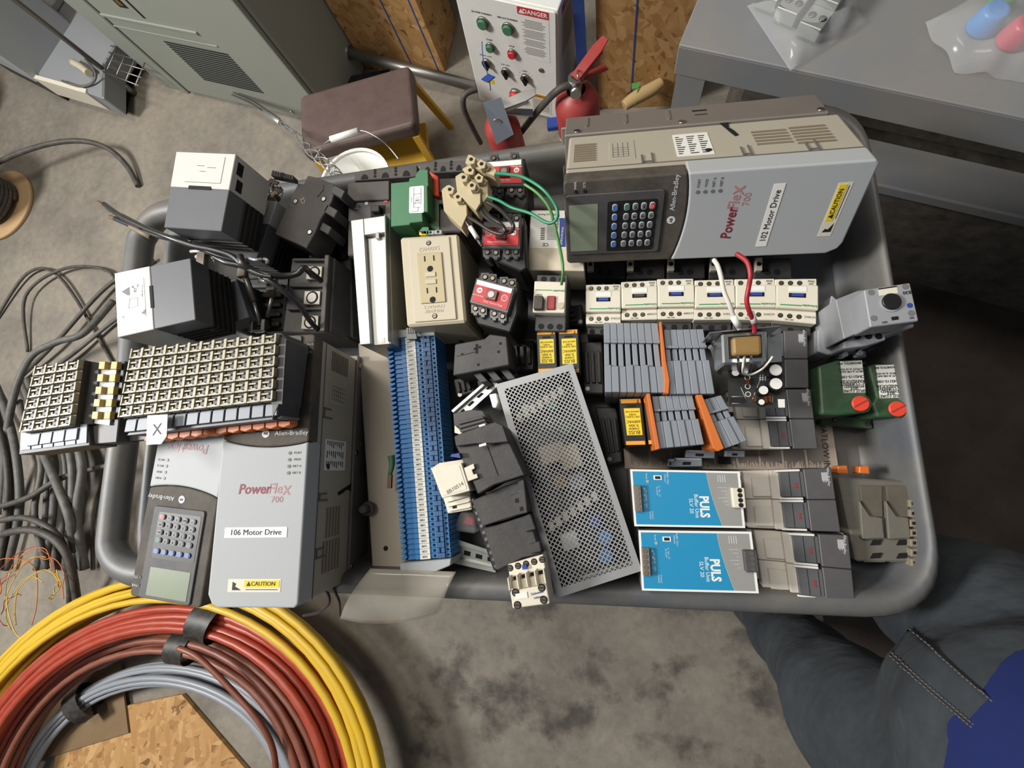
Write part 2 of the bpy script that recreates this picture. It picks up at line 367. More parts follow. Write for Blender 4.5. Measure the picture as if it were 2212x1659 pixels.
# bucket
P=px(765,396,.38); b=thing('white_bucket','small white plastic bucket behind the cart beside the brown seat','bucket',(P.x,P.y,.0))
m=MB(); m.m=0; 
R=.103
m.grid(40,1,lambda u,v:((R*.85+R*.15*v)*math.cos(2*PI*u),(R*.85+R*.15*v)*math.sin(2*PI*u),.38*v)); m.cyl(0,0,0,.004,R*.85,n=40); m.out('body','white',b,solid=.003)
m=MB(); m.ring(0,0,.372,.382,R+.005,R-.002,n=40); m.out('rim','white',b)
hp=[w(b,px(678,350,.38)),w(b,px(692,322,.40)),w(b,px(715,301,.42)),w(b,px(775,282,.43)),w(b,px(815,297,.42)),w(b,px(840,318,.40)),w(b,px(862,345,.385))]
m=MB(); m.tube(hp,.0018,sub=6,n=6); m.out('wire_handle','steel',b)
m=MB(); m.tube([hp[2],hp[3]],.0085,n=12); m.out('grip','white',b)
# cable grip (woven)
m=MB(); pts=[px(502,205,.10),px(540,222,.14),px(575,245,.22),px(600,262,.28)]
m.tube(pts,.004,sub=6); m.tube([p+Vector((.006,.009,0)) for p in pts],.004,sub=6)
g=m.out('wire_eye','steel'); 
g0=thing('cable_pulling_grip','woven steel cable pulling grip reaching out over the bucket','cable grip',(0,0,0)); g.parent=g0
m=MB(); m.tube([px(572,243,.22),px(607,266,.30)],.009,n=12); m.out('ferrule','galv',g0)
m=MB(); cl=smooth_path([px(602,262,.29),px(640,292,.36),px(672,326,.42),px(710,358,.46),px(735,385,.44)],10)
for k in range(6):
    pp=[]
    for i,p in enumerate(cl):
        a=i*.42*(1 if k%2 else -1)+k*PI/3; rr=.004+.009*min(1,i/20); pp.append(p+Vector((rr*math.cos(a)*.7,rr*math.cos(a)*.7,rr*math.sin(a))))
    m.tube(pp,.0016,n=5)
m.out('wire_mesh','galv',g0)
# stool
A=px(650,333,.30);B=px(897,268,.30);C=px(640,208,.30); u=B-A; ang=math.atan2(u.y,u.x); L=u.length; n=Vector((-math.sin(ang),math.cos(ang),0)); W_=(C-A).dot(n)
s=thing('step_stool','step stool with worn brown padded seat and yellow steel legs','stool',(A.x,A.y,0),(0,0,ang))
m=MB(); m.rbox(0,L,0,W_,.25,.30,.02); m.out('seat','seat',s,bevel=.012,seg=3)
for (x,y,dx,dy) in ((.015,.0,-.02,-.04),(L-.03,.0,.02,-.04),(.015,W_-.02,-.02,.05),(L-.03,W_-.02,.05,.02)):
    m=MB(); m.prism([(0,0),(.022,0),(.022,.016),(0,.016)],0,.25,T=TR(x+dx,y+dy,0)@Matrix(((1,0,-dx/.25,0),(0,1,-dy/.25,0),(0,0,1,0),(0,0,0,1)))); m.out('leg','yellowpaint',s)
m=MB(); m.rbox(.02,L-.02,.0,W_*.7,.12,.135,.01); m.out('step','yellowpaint',s,bevel=.003)
# galvanised pipe
pa,pb=px(748,112,.10),px(1030,188,.06)
s=thing('conduit_pipe','galvanised pipe lying from cabinet to the white control box','pipe',(0,0,0))
m=MB(); m.tube([pa,pb],.0175,n=18); m.out('pipe','dullsteel',s); m=MB(); d=(pb-pa).normalized(); m.tube([pa-d*.012,pa+d*.02],.024,n=8); m.out('coupling','dullsteel',s)
m=MB(); m.box(-.14,.1,-.01,.07,0,.05); t=m.out('bracket','black'); t.location=px(800,215,0); 
tag(t,'dark steel offcut on floor between the cabinet and the control box','offcut')
# white control box
BX=thing('control_box','white operator control box with green, red and black controls','control box',(-.404,1.287,.033),((RZ(-.344)@RY(.105)@RX(1.584)@RX(-PI/2)).to_euler()))
BW,BH,BD=.299,.418,.17
kx=BW/.286
m=MB(); m.box(0,BW,0,BD,0,BH); m.out('enclosure','white',BX,bevel=.004,seg=2)
F=RX(PI/2)                                                          # front panel plane: x right, y up, z toward the viewer
m=MB(); m.rbox(.006,BW-.006,.006,BH-.006,0,.004,.006,T=F); m.out('door_panel','white',BX,bevel=.0006)
def FT(x,y,z=.004): return F@TR(x,y,z)
for x,y,cm,s in ((.075,.335,'green','BLOWER RUNNING'),(.152,.335,'green','AIRLOCK RUNNING'),(.085,.255,'green','START'),(.155,.25,'red','STOP')):
    k=1 if y>.3 else .8
    m=MB(); m.cyl(0,0,0,.006,.0185*k,n=28,T=FT(x,y)); b=m.out('button_bezel','dullsteel',BX)
    m=MB(); m.cyl(0,0,.006,.014,.0155*k,.014*k,n=28,T=FT(x,y)); m.out('button',cm,b,bevel=.001)
    txt(s,.0075 if len(s)>6 else .008,'ink',BX,x,y+.026*k+.002,.0045,T=F,sx=.9)
m=MB(); m.cyl(0,0,0,.012,.021,n=28,T=FT(.15,.085)); b=m.out('button_bezel','dullsteel',BX); m=MB(); m.cyl(0,0,.012,.024,.02,.017,n=28,T=FT(.15,.085)); m.out('stop_button','red',b,bevel=.001)
for x,y,s in ((.062,.19,'MANUAL  AUTO'),(.125,.172,'LOW  HIGH'),(.19,.165,'SPEED')):
    m=MB(); m.cyl(0,0,0,.009,.015,n=24,T=FT(x,y)); b=m.out('selector_base','dullsteel',BX); m=MB(); m.box(-.004,.004,-.015,.012,.009,.02,T=FT(x,y)@RZ(.4)); m.out('selector_lever','black',b,bevel=.001)
    txt(s,.006,'ink',BX,x,y+.024,.0045,T=F,sx=.9)
m=MB()
for k in range(9): a=-.6+k*PI*1.35/8; m.box(.021,.025,-.0005,.0005,0,.0003,T=FT(.19,.165)@RZ(a))
m.out('dial_mark','ink',BX)
m=MB(); m.cyl(0,0,0,.003,.008,n=20,T=FT(.245,.21)); m.out('lock','dullsteel',BX)
m=MB(); m.rbox(.184,.274,.245,.41,0,.0006,.003,T=FT(0,0)); sg=m.out('danger_sign','white',BX)
m=MB(); m.rbox(.184,.274,.387,.41,.0006,.0009,.003,T=FT(0,0)); m.out('header','red',sg); txt('DANGER',.0175,'white',sg,.235,.398,.0052,T=F,bold=.0004)
m=MB(); m.prism([(.188,.391),(.203,.391),(.1955,.405)],.0009,.0011,T=FT(0,0)); m.out('triangle','white',sg)
m=MB()
for i in range(26):
    if i in (6,13,19): continue
    y=.372-i*.0045; l=.05 if i<2 else .07*(.75+.25*((i*7)%5)/4); m.box(.229-l/2,.229+l/2,y,y+.0018,.0006,.0007,T=FT(0,0))
m.out('small_print','fadedink',sg)
m=MB(); m.box(.205,.275,.02,.105,0,.0005,T=FT(0,0)); sg=m.out('operation_label','cream',BX); m=MB(); m.box(.205,.275,.088,.105,.0005,.0008,T=FT(0,0)); m.out('header','amber',sg); txt('OPERATION',.0085,'ink',sg,.244,.0965,.0052,T=F)
m=MB(); [m.box(.21,.268,.03+i*.006,.032+i*.006,.0005,.0006,T=FT(0,0)) for i in range(9)]; m.out('small_print','fadedink',sg)
m=MB(); m.box(.035,.075,.10,.12,0,.0005,T=FT(0,0)); m.out('yellow_label','yellow',BX)
# side danger sign
S=TR(BW,0,0)@RZ(PI/2)@RX(PI/2); m=MB(); m.box(.03,.14,.22,.40,0,.0006,T=S); sg=m.out('side_sign','cream',BX); m=MB(); m.box(.03,.14,.375,.40,.0006,.0009,T=S); m.out('header','red',sg); txt('DANGER',.018,'white',sg,.088,.387,.001,T=S)
m=MB(); [m.box(.035,.13,.24+i*.012,.244+i*.012,.0006,.0007,T=S) for i in range(10)]; m.out('small_print','fadedink',sg)
# fire extinguishers
def extinguisher(P,h,R,label,lev,ang,kind):
    e=thing('fire_extinguisher',label,'fire extinguisher',P,(0,0,ang))
    m=MB(); m.grid(32,10,lambda u,v:((R*(1 if v<.6 else math.cos((v-.6)/.4*1.15)))*math.cos(2*PI*u),(R*(1 if v<.6 else math.cos((v-.6)/.4*1.15)))*math.sin(2*PI*u),(h-R) *v/.6 if v<.6 else h-R+R*math.sin((v-.6)/.4*1.15))); m.cyl(0,0,0,.003,R,n=32); m.out('cylinder','dusty_red',e)
    m=MB(); m.cyl(0,0,h-R*.12,h+.035,.018,n=18); m.out('valve_neck','dullsteel',e)
    m=MB(); m.cyl(0,0,.0,.02,.014,n=20,T=TR(.0,-.018,h+.02)@RX(PI/2)); gg=m.out('gauge','steel',e); 
    m=MB(); m.prism([(-.012,0),(.012,0),(.014,.085),(.009,.115),(-.009,.115),(-.014,.085)],0,.004,T=TR(0,-.01,h+.042)@RX(.22)@RZ(lev)); m.box(-.014,-.011,0,.09,-.012,0,T=TR(0,-.01,h+.042)@RX(.22)@RZ(lev)); m.box(.011,.014,0,.09,-.012,0,T=TR(0,-.01,h+.042)@RX(.22)@RZ(lev)); m.out('carry_handle','dusty_red' if kind else 'steel',e,bevel=.001)
    m=MB(); m.prism([(-.009,0),(.009,0),(.011,.10),(-.011,.10)],0,.003,T=TR(0,.0,h+.02)@RZ(lev-.2)@RX(-.3)); m.out('squeeze_lever','dusty_red' if kind else 'steel',e)
    m=MB(); m.ring(0,0,0,.003,.016,.0135,T=TR(.012,-.012,h+.045)@RY(1.1)); m.out('pull_ring','steel',e)
    m=MB(); m.grid(24,1,lambda u,v:(R*1.005*math.cos(PI+PI*u),R*1.005*math.sin(PI+PI*u),h*.25+h*.35*v)); m.out('label_band','cream',e)
    return e
P=px(1082,268,.30); E1=extinguisher((P.x,P.y,0),.33,.052,'small dusty red extinguisher with silver handle and paper tag, by the control box',-1.35,0,0)
P=px(1246,215,.34); E2=extinguisher((P.x,P.y,0),.38,.06,'larger dusty red extinguisher with red handle, right of the control box',-.75,0,1)
def wtube(pts,r,n=10,sub=8,par=None):
    m=MB(); m.tube([w(par,px(*p)) if par else px(*p) for p in pts],r,n=n,sub=sub); return m
wtube([(1030,192,.34),(1004,205,.34),(1002,235,.30),(1020,275,.22),(1038,308,.12)],.0085,par=E1).out('hose','cable',E1)
wtube([(1236,182,.40),(1205,195,.40),(1170,230,.34),(1130,280,.22),(1108,310,.14)],.0095,par=E2).out('hose','cable',E2)
m=MB(); a,b,c,d=[w(E1,px(*q)) for q in ((1043,222,.41),(1082,210,.42),(1110,290,.31),(1072,312,.30))]; m.quad(a,b,c,d); m.out('inspection_tag','paper_tag' if 'paper_tag' in MATS else mat('paper_tag','7F8793',.7,dust=.2),E1,solid=.0008)
wtube([(1041,90,.50),(1044,130,.48),(1055,165,.46),(1060,195,.42)],.0012,n=6,par=E1).out('blue_tie','blueink',E1)
m=MB(); m.prism([(0,-.012),(.018,0),(0,.012),(-.018,0)],0,.003); o=m.out('seal_tab','blueink',E1); o.location=w(E1,px(1055,170,.46))
m=MB(); m.tube([(-.055,-.03,.016),(-.02,-.012,.02),(.03,.01,.02),(.062,.028,.022)],lambda t:.015+.006*math.sin(PI*t),n=14,sub=5); o=m.out('glove_roll','leather'); o.location=px(1385,213,.1)
tag(o,'tan leather roll lying by the strand board, right of the extinguishers','leather roll')
m=MB(); m.tube([(-.02,-.035,.02),(-.012,.0,.045),(0,.02,.02)],.002,sub=5); m.box(-.03,-.005,.01,.03,.03,.034); q=m.out('tie_cord','wirelime',o)
m=MB(); m.box(-.02,.02,-.02,.02,0,.02); o=m.out('blue_block','blueink',bevel=.003); o.location=px(1195,272,.0); tag(o,'small blue block on the floor between the two extinguishers','block')
# steel table
ZT=.76
a,b,c,d=px(1466,97,ZT),px(4800,801,ZT),px(1510,-10,ZT),px(2330,-40,ZT)
c=a+(c-a)*1.9; d=b+(c-a)*1.05
T_=thing('steel_table','grey painted steel work table at the upper right','table',(a.x,a.y,0))
q=[p-Vector((a.x,a.y,ZT)) for p in (a,b,d,c)]
m=MB(); m.prism([(p.x,p.y) for p in q],ZT-.004,ZT); m.out('tabletop','tabletop',T_,bevel=.003,seg=2)
e=(q[1]-q[0]).normalized(); nn=Vector((-e.y,e.x,0)); aa=math.atan2(e.y,e.x); Lt=(q[1]-q[0]).length
m=MB(); m.box(0,Lt,0,.003,ZT-.058,ZT-.003,T=RZ(aa)); m.out('front_apron','tabletop',T_,bevel=.002)
dd=(q[3]-q[0]); ab=math.atan2(dd.y,dd.x); m=MB(); m.box(0,dd.length,-.003,0,ZT-.058,ZT-.003,T=RZ(ab)); m.out('side_apron','tabletop',T_,bevel=.002)
for lx in (.004,Lt-.06):
    m=MB(); m.prism([(lx,.006),(lx+.05,.006),(lx+.05,.009),(lx+.003,.009),(lx+.003,.055),(lx,.055)],0,ZT-.05,T=RZ(aa)); m.out('leg','tabletop',T_)
m=MB(); wprism(m,T_,[(1560,225),(4800,952),(4800,1060),(1560,322)],.37,.40); m.out('lower_shelf','tabletop',T_,bevel=.004)
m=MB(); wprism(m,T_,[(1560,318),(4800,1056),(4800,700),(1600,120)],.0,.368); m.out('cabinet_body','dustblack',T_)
m=MB(); wprism(m,T_,[(1600,215),(4800,912),(4800,700),(1600,120)],.405,ZT-.06,.405); m.out('dark_gap_panel','dustblack',T_)  # dark panel added for the shade between shelf and tabletop
# lug blocks on the table
def lugs(P,ang,label):
    l=thing('lug_block',label,'lug block',P,(0,0,ang),'aluminium lug blocks on the table')
    m=MB(); m.box(0,.033,0,.034,0,.022); m.box(0,.033,.034,.075,0,.034); m.out('body','galv',l,bevel=.001)
    m=MB(); [m.cyl(x,.017,.0221,.0224,.0056,n=18) for x in (.009,.025)]; [m.cyl(x,.05,.0341,.0344,.0056,n=18) for x in (.009,.025)]; m.out('lug_hole','hole',l)
    m=MB(); [m.cyl(x,y,.02,.0226+dz,.003,n=14) for x in (.009,.025) for y,dz in ((.0155,0),(.0485,.012))]; m.out('set_screw','steel',l)
    return l
for i,(x,y) in enumerate(((1627,14),(1668,43),(1716,75))):
    P=px(x,y,ZT+.006); lugs(P,-.66,['aluminium lug block on the table, farthest from the table edge','aluminium lug block on the table, middle one of the row','aluminium lug block on the table, nearest to the table edge'][i])
def bag(P,fn,label,n=20):
    m=MB(); m.grid(n,n,fn); o=m.out('plastic_bag','film',None); o.location=P; return tag(o,label,'plastic bag')
bq=[px(*p,ZT)for p in((1612,18),(1705,158),(1870,52),(1800,-60))]; O=bq[0].copy()
def bl(u,v,q,h,s):
    p=q[0]*(1-u)*(1-v)+q[1]*u*(1-v)+q[2]*u*v+q[3]*(1-u)*v-q[0]
    return (p.x,p.y,.004+h*(4*u*(1-u)*4*v*(1-v))**.5*.6+.004*math.sin(u*9+s)*math.sin(v*11+s)+.002*math.sin(23*u*v+s))
bag(O,lambda u,v:bl(u,v,bq,.05,0),'clear plastic bag lying over the lug blocks on the steel table')
b2q=[px(*p,ZT) for p in((1990,60),(2060,160),(2290,190),(2250,-80))]; O2=b2q[0].copy()
bag(O2,lambda u,v:bl(u,v,b2q,.06,2),'clear plastic bag of coloured parts at the table right end')
for x,y,cm,r,l in ((2120,60,mat('partblue','3C7FC0',.4),.022,'blue round part seen inside the plastic bag'),(2185,88,mat('partred','B8384E',.4),.022,'red round part seen inside the plastic bag'),(2150,20,'wirelime',.018,'pale green part seen inside the plastic bag')):
    m=MB(); m.cyl(0,0,0,.03,r,r*.7,n=22); o=m.out('plug_cap',cm,bevel=.004,seg=2); o.location=px(x,y,ZT); tag(o,l,'cap')
# cable coils
def coil(cx,cy,z0,r0,r1,n,rad,mt,label,layers=2,tapes=(),seed=1,wob=.02):
    rng=random.Random(seed); P=px(cx,cy,z0); s=thing('cable_coil',label,'cable coil',(P.x,P.y,0),(0,0,0))
    m=MB(); pts=[]; K=64; cur=(r0,0)
    tg=[(r0+(r1-r0)*rng.random(), z0+rad+rng.random()*layers*rad*1.9, rng.random()*6.28, wob*(.3+rng.random())) for _ in range(n+1)]
    for k in range(n):
        a,b=tg[k],tg[k+1]
        for i in range(K):
            t=i/K; e=t*t*(3-2*t); th=2*PI*t
            rr=a[0]+(b[0]-a[0])*e; z=a[1]+(b[1]-a[1])*e; ph=a[2]; wb=a[3]*(1-e)+b[3]*e
            rr+=wb*math.sin(th*2+tg[0][2])*.6+ (rng.random()-.5)*.0004
            pts.append((rr*math.cos(th),rr*math.sin(th),z+.004*math.sin(th*3+ph)))
    m.tube(pts,rad,n=8); m.out('cable_winding',mt,s)
    for a0 in tapes:
        m=MB(); mid=(r0+r1)/2; w_=(r1-r0)/2+rad*1.8; zc=z0+rad+layers*rad*.95; hh=layers*rad*.95+rad*1.3
        cs=[(mid+w_*math.cos(k*PI/8)*1.02,zc+hh*math.sin(k*PI/8)) for k in range(16)]
        m.grid(16,3,lambda u,v:(cs[int(u*16+.5)%16][0]*math.cos(a0+(v-.5)*.12),cs[int(u*16+.5)%16][0]*math.sin(a0+(v-.5)*.12),cs[int(u*16+.5)%16][1])); m.out('tape_band','tape',s)
    return s
o=MB(); o.prism([(-.50,-.45),(.05,-.45),(.26,.0),(-.02,.20),(-.5,.08)],.0,.014); o=o.out('plywood_sheet','osb',bevel=.001); o.location=(px(380,1640,.0).x+.03,px(380,1640,0).y,.002); tag(o,'strand board sheet on floor inside the cable coils','board')
m=MB(); m.box(-.42,.08,-.02,.20,0,.006); o=m.out('cardboard_sheet','cardboard'); o.location=(px(250,1560,0).x,px(250,1560,0).y-.02,.0165); o.rotation_euler=(0,0,.33); tag(o,'brown cardboard piece on the strand board inside the coils','cardboard')
for a_ in ((340,1765,.03,.40,.48,11,.0095,'silvercable','coil of grey cable, innermost of the four coils',3,(2.0,),3),
 (335,1755,.08,.47,.53,9,.0105,'browncable','coil of brown cable between the red and grey coils',3,(1.22,),5),
 (332,1745,.13,.52,.59,10,.0115,'redcable','coil of orange-red cable inside the yellow coil',3,(1.10,),8),
 (335,1745,.12,.60,.68,13,.0105,'yellowcable','coil of yellow cable, outermost of the four coils',4,(),11,.03)):
    s_=coil(*a_); s_.scale=(1.17,.96,1); s_.rotation_euler=(0,0,.26)
m=MB(); m.tube([px(385,1400,.22),px(430,1422,.22),px(500,1490,.21),(px(560,1560,.2)),px(590,1620,.18),px(598,1700,.16)],.008,n=10,sub=8); tag(m.out('cable_end','browncable'),'loose brown cable end lying across the grey coil','cable')
# grey cable heap left of the cart
rng=random.Random(4)
cab=[([(0,1110,.05),(20,900,.12),(60,780,.14),(120,740,.14),(180,720,.12),(245,650,.06)],.012,'greycable','thick grey cable curving up around the small terminal block stack'),
([(-10,690,.01),(60,590,.02),(130,600,.02),(230,760,.01),(300,900,.01)],.006,'cable','thin dark cable looping on the floor left of the cart'),
([(60,760,.01),(55,640,.03),(140,580,.03),(240,590,.02),(255,680,.01)],.006,'cable','thin dark cable loop nearest the cart handle'),
([(40,820,.02),(120,740,.04),(230,620,.03),(330,560,.02)],.008,'cable','dark cable running under the cart handle'),
([(60,830,.03),(150,770,.03),(250,690,.02),(340,640,.02)],.008,'greycable','grey cable running under the cart handle'),
([(-20,1100,.16),(60,1075,.16),(140,1030,.14),(260,1000,.1)],.010,'cable','black cable crossing the top of the grey cable heap'),
([(-20,1160,.2),(70,1145,.2),(140,1190,.18),(165,1290,.12),(172,1400,.06)],.012,'cable','black cable bending down past the coloured wires'),
([(-20,1128,.18),(60,1120,.18),(130,1165,.17),(150,1260,.1),(150,1330,.04)],.010,'cable','black cable just inside the longer black bend'),
([(85,960,.14),(120,1040,.17),(150,1120,.17),(160,1190,.12)],.013,'greycable','short grey cable slanting over the heap, tan with dust')]
for pts,r,mt,l in cab:
    m=MB(); m.tube([px(*p) for p in pts],r,n=10,sub=8); tag(m.out('cable',mt),l,'cable')
for i in range(16):
    x0=-30+rng.random()*200; r=.009+.005*rng.random(); z=.01+.02*(i%6); s=rng.random()
    m=MB(); m.tube([px(x0-50+30*s,810+60*s,z+.01),px(x0-15,900,z+.03),px(x0+5+20*s,1000,z+.05),px(x0+10,1110,z+.04),px(x0-20+60*s,1230,z+.01)],r,n=8,sub=6)
    tag(m.out('cable','greycable' if i%4 else 'cable'),'grey cable in the heap on the floor left of the cart','cable','cables of the grey heap')
for i in range(14):
    cm=['yellowcable','orange','yellowcable','redcable'][i%4]; z=.16+.03*rng.random(); x=10+95*rng.random(); y=1235+90*rng.random(); R=30+60*rng.random(); a0=rng.random()*6
    m=MB(); m.tube([px(x+R*math.cos(a0+k*(.22+.02*i))*(1-.05*k)+8*rng.random(),y+R*1.2*math.sin(a0+k*(.22+.02*i))+9*rng.random(),z+.01*math.sin(k)) for k in range(8)],.0016,n=5,sub=5)
    tag(m.out('thin_wire',cm),'thin yellow, orange or red wire in the tangle beside the yellow coil','wire','thin wires of the tangle')
# ================================================================ the person
def fused(name,chains,mt,par,vox=.014,smooth=6,fold=0):
    """tapered limbs melted into one continuous surface"""
    m=MB()
    for pts,rs in chains:
        pp=smooth_path([Vector(p) for p in pts],6); n=len(rs)-1
        def rf(t,rs=rs,n=n):
            k=min(int(t*n),n-1); f=t*n-k; f=f*f*(3-2*f); return rs[k]*(1-f)+rs[k+1]*f
        m.tube(pp,rf,n=16)
        for e,r in ((pp[0],rs[0]),(pp[-1],rs[-1])):
            m.grid(12,6,lambda u,v:(e.x+r*math.cos(2*PI*u)*math.sin(PI*v),e.y+r*math.sin(2*PI*u)*math.sin(PI*v),e.z+r*math.cos(PI*v)))
    o=m.out(name,mt,par); d=o.modifiers.new('remesh','REMESH'); d.mode='VOXEL'; d.voxel_size=vox; d.use_smooth_shade=True
    d=o.modifiers.new('smooth','SMOOTH'); d.factor=.6; d.iterations=smooth
    if fold:
        t=bpy.data.textures.new(name+'_folds','CLOUDS'); t.noise_scale=.13; t.noise_depth=3; t.noise_basis='ORIGINAL_PERLIN'
        d=o.modifiers.new('folds','DISPLACE'); d.texture=t; d.strength=fold; d.mid_level=.5; d.texture_coords='LOCAL'
    return o
# ---- person holding the camera
Pn=thing('person','person in worn dark jeans and blue shirt standing at the cart corner','person',(.45,-.25,0))
def rel(L): return [(x-.45,y+.25,z) for x,y,z in L]
fused('jeans',[(rel([(.40,-.28,1.0),(.385,-.275,.93),(.385,-.27,.86)]),[.135,.14,.115]),
 (rel([(.365,-.325,.88),(.338,-.345,.78),(.325,-.345,.64),(.34,-.345,.50),(.35,-.345,.3),(.36,-.345,.10)]),[.10,.098,.088,.072,.066,.062]),
 (rel([(.43,-.235,.88),(.445,-.20,.78),(.46,-.19,.64),(.48,-.185,.5),(.50,-.19,.3),(.52,-.20,.1)]),[.10,.098,.088,.072,.066,.062])],'jeans',Pn,.012,5,.028)
from mathutils.bvhtree import BVHTree
mat('seam','4C4D4A',.9,dust=.3,scale=60)
JN=[o for o in COL.objects if o.name.startswith('jeans')][0]
bpy.context.view_layer.update(); BV=BVHTree.FromObject(JN,bpy.context.evaluated_depsgraph_get())
def on_jeans(x,y,off):                                             # the point of the trousers' surface seen at a pixel
    o=Vector((0,0,HC))-Pn.location; d=(px(x,y,.5)-Vector((0,0,HC))).normalized(); h,n,_,_=BV.ray_cast(o,d); return h+n*off if h else o+d*.6
m=MB(); m.grid(24,5,lambda u,v:on_jeans(1948+185*u+(v-.5)*44,1392+160*u-(v-.5)*62,.0025)); m.out('fly','jeans',Pn,solid=.002)
for k in (-.46,-.36,.46):
    for i in range(22):
        a,b=(i+.1)/22,(i+.75)/22; m=MB(); m.tube([on_jeans(1948+185*u+k*44,1392+160*u-k*62,.0045) for u in (a,b)],.0008,n=5); m.out('stitch','seam',Pn)
fused('shirt',[(rel([(.395,-.28,.96),(.405,-.295,1.08),(.45,-.35,1.26),(.475,-.385,1.40),(.48,-.39,1.47)]),[.148,.155,.16,.13,.06]),
 (rel([(.475,-.385,1.41),(.36,-.45,1.41),(.27,-.41,1.34)]),[.08,.062,.05]),(rel([(.475,-.385,1.41),(.59,-.30,1.42),(.55,-.18,1.37)]),[.08,.062,.05])],'shirt',Pn,.014,5,.022)
fused('head',[(rel([(.475,-.38,1.46),(.46,-.365,1.56)]),[.052,.05]),(rel([(.43,-.335,1.58),(.435,-.34,1.68)]),[.065,.088]),(rel([(.385,-.285,1.60),(.37,-.27,1.59)]),[.02,.012])],'skin',Pn,.008,3)
fused('hair',[(rel([(.475,-.38,1.64),(.45,-.355,1.72)]),[.085,.078])],'boot',Pn,.01,3)
for el,wr,tip in (((.27,-.41,1.34),(.11,-.20,1.50),(.05,-.13,1.52)),((.55,-.18,1.37),(.25,-.06,1.49),(.17,-.03,1.51))):
    E_,W2,T2=Vector(el),Vector(wr),Vector(tip); s2=(T2-W2).cross(Vector((0,0,1))).normalized(); dr=(T2-W2).normalized()
    ch=[(rel([tuple(E_),tuple((E_+W2)/2),tuple(W2)]),[.04,.038,.026])]
    for k in range(4):
        b=T2+s2*(-.028+.0185*k); ch.append((rel([tuple(W2+s2*(-.012+.008*k)),tuple(b),tuple(b+dr*.03),tuple(b+dr*(.055+.008*(k in(1,2)))+Vector((0,0,.012)))]),[.014,.011,.0085,.007]))
    ch.append((rel([tuple(W2-s2*.01),tuple(W2+dr*.04-s2*.045),tuple(W2+dr*.07-s2*.055)]),[.015,.011,.008])); fused('forearm',ch,'skin',Pn,.005,2)
for x,y in ((.36,-.345),(.52,-.20)):
    fused('boot',[(rel([(x,y,.12),(x+.005,y-.005,.05)]),[.058,.05]),(rel([(x+.02,y-.03,.045),(x-.05,y+.06,.05),(x-.09,y+.12,.04)]),[.045,.048,.036])],'boot',Pn,.01,3)
# ================================================================ the cart
RZT=.85; FZ=.77
TQ=[Vector((-.812,.449)),px(1867,197,.85).to_2d(),px(2063,1350,.85).to_2d(),Vector((-.785,-.181))]
def inset(Q,ds):
    n=len(Q); L=[]
    for i in range(n):
        a,b=Q[i],Q[(i+1)%n]; d=(b-a).normalized(); nn=Vector((d.y,-d.x)); L.append((a+nn*ds[i],d))   # clockwise quad: inward is to the right
    out=[]
    for i in range(n):
        (p,d),(q,e)=L[i-1],L[i]; k=((q-p).x*e.y-(q-p).y*e.x)/(d.x*e.y-d.y*e.x); out.append(p+d*k)
    return out
def rounded(Q,r,n=8):
    out=[]; N=len(Q)
    for i in range(N):
        p=Q[i]; a=(Q[i-1]-p).normalized(); b=(Q[(i+1)%N]-p).normalized(); s=p+a*r; e=p+b*r
        for k in range(n+1):
            t=k/n; out.append(s*(1-t)**2*1+p*2*t*(1-t)+e*t*t)
    return out
cart=thing('utility_cart','grey plastic utility cart whose deep top tray holds the electrical parts','cart',(0,0,0))
HB=.085
m=MB()
prof=[((.014,.008,.014,HB+.012),.74,.05),((.004,.003,.004,HB+.004),.79,.075),((0,0,0,HB),.838,.08),((.004,.002,.004,HB+.003),.848,.08),((.012,.006,.012,HB+.008),.852,.078),((.020,.009,.022,HB+.016),.851,.072),((.025,.012,.027,HB+.020),.845,.068),((.027,.0145,.029,HB+.022),.838,.066),((.034,.022,.036,HB+.030),.79,.055),((.040,.028,.042,HB+.036),FZ,.05)]
loops=[]
for ds,z,r in prof:
    P=rounded(inset(TQ,ds),r); loops.append([m.b.verts.new((p.x,p.y,z)) for p in P])
for A,B in zip(loops,loops[1:]):
    n=len(A)
    for i in range(n): f=m.b.faces.new((A[i],A[(i+1)%n],B[(i+1)%n],B[i])); f.smooth=True
m.b.faces.new(loops[-1]); m.b.faces.new(loops[0][::-1]); m.out('top_tray','tray',cart)
# handle bar on the left end
m=MB(); q=inset(TQ,(.018,.018,.018,.018)); hp=[Vector((q[0].x+.15,q[0].y-.0,.834)),Vector((q[0].x+.05,q[0].y,.834)),Vector((q[0].x+.01,q[0].y-.03,.832)),Vector((q[0].x,q[0].y-.08,.83)),Vector((q[3].x-.006,q[3].y+.3,.83)),Vector((q[3].x,q[3].y+.08,.83)),Vector((q[3].x+.012,q[3].y+.025,.832)),Vector((q[3].x+.06,q[3].y,.834)),Vector((q[3].x+.15,q[3].y,.834))]
m.tube(hp,.0205,n=16,sub=8); m.out('handle','tray',cart)
for (x,y) in ((-.66,.36),(.22,.39),(.26,-.08),(-.64,-.10)):
    m=MB(); m.rbox(x-.035,x+.035,y-.03,y+.03,.12,.765,.015); m.out('leg','tray',cart)
    m=MB(); m.cyl(0,0,-.015,.015,.05,T=TR(x,y,.05)@RX(PI/2)); m.out('wheel','black',cart)
    m=MB(); m.box(x-.02,x+.02,y-.02,y+.02,.06,.12); m.out('caster','dullsteel',cart)
m=MB(); P=rounded(inset(TQ,(.02,.02,.02,HB+.02)),.06); m.prism([(p.x,p.y) for p in P],.20,.235); m.out('lower_shelf','tray',cart)
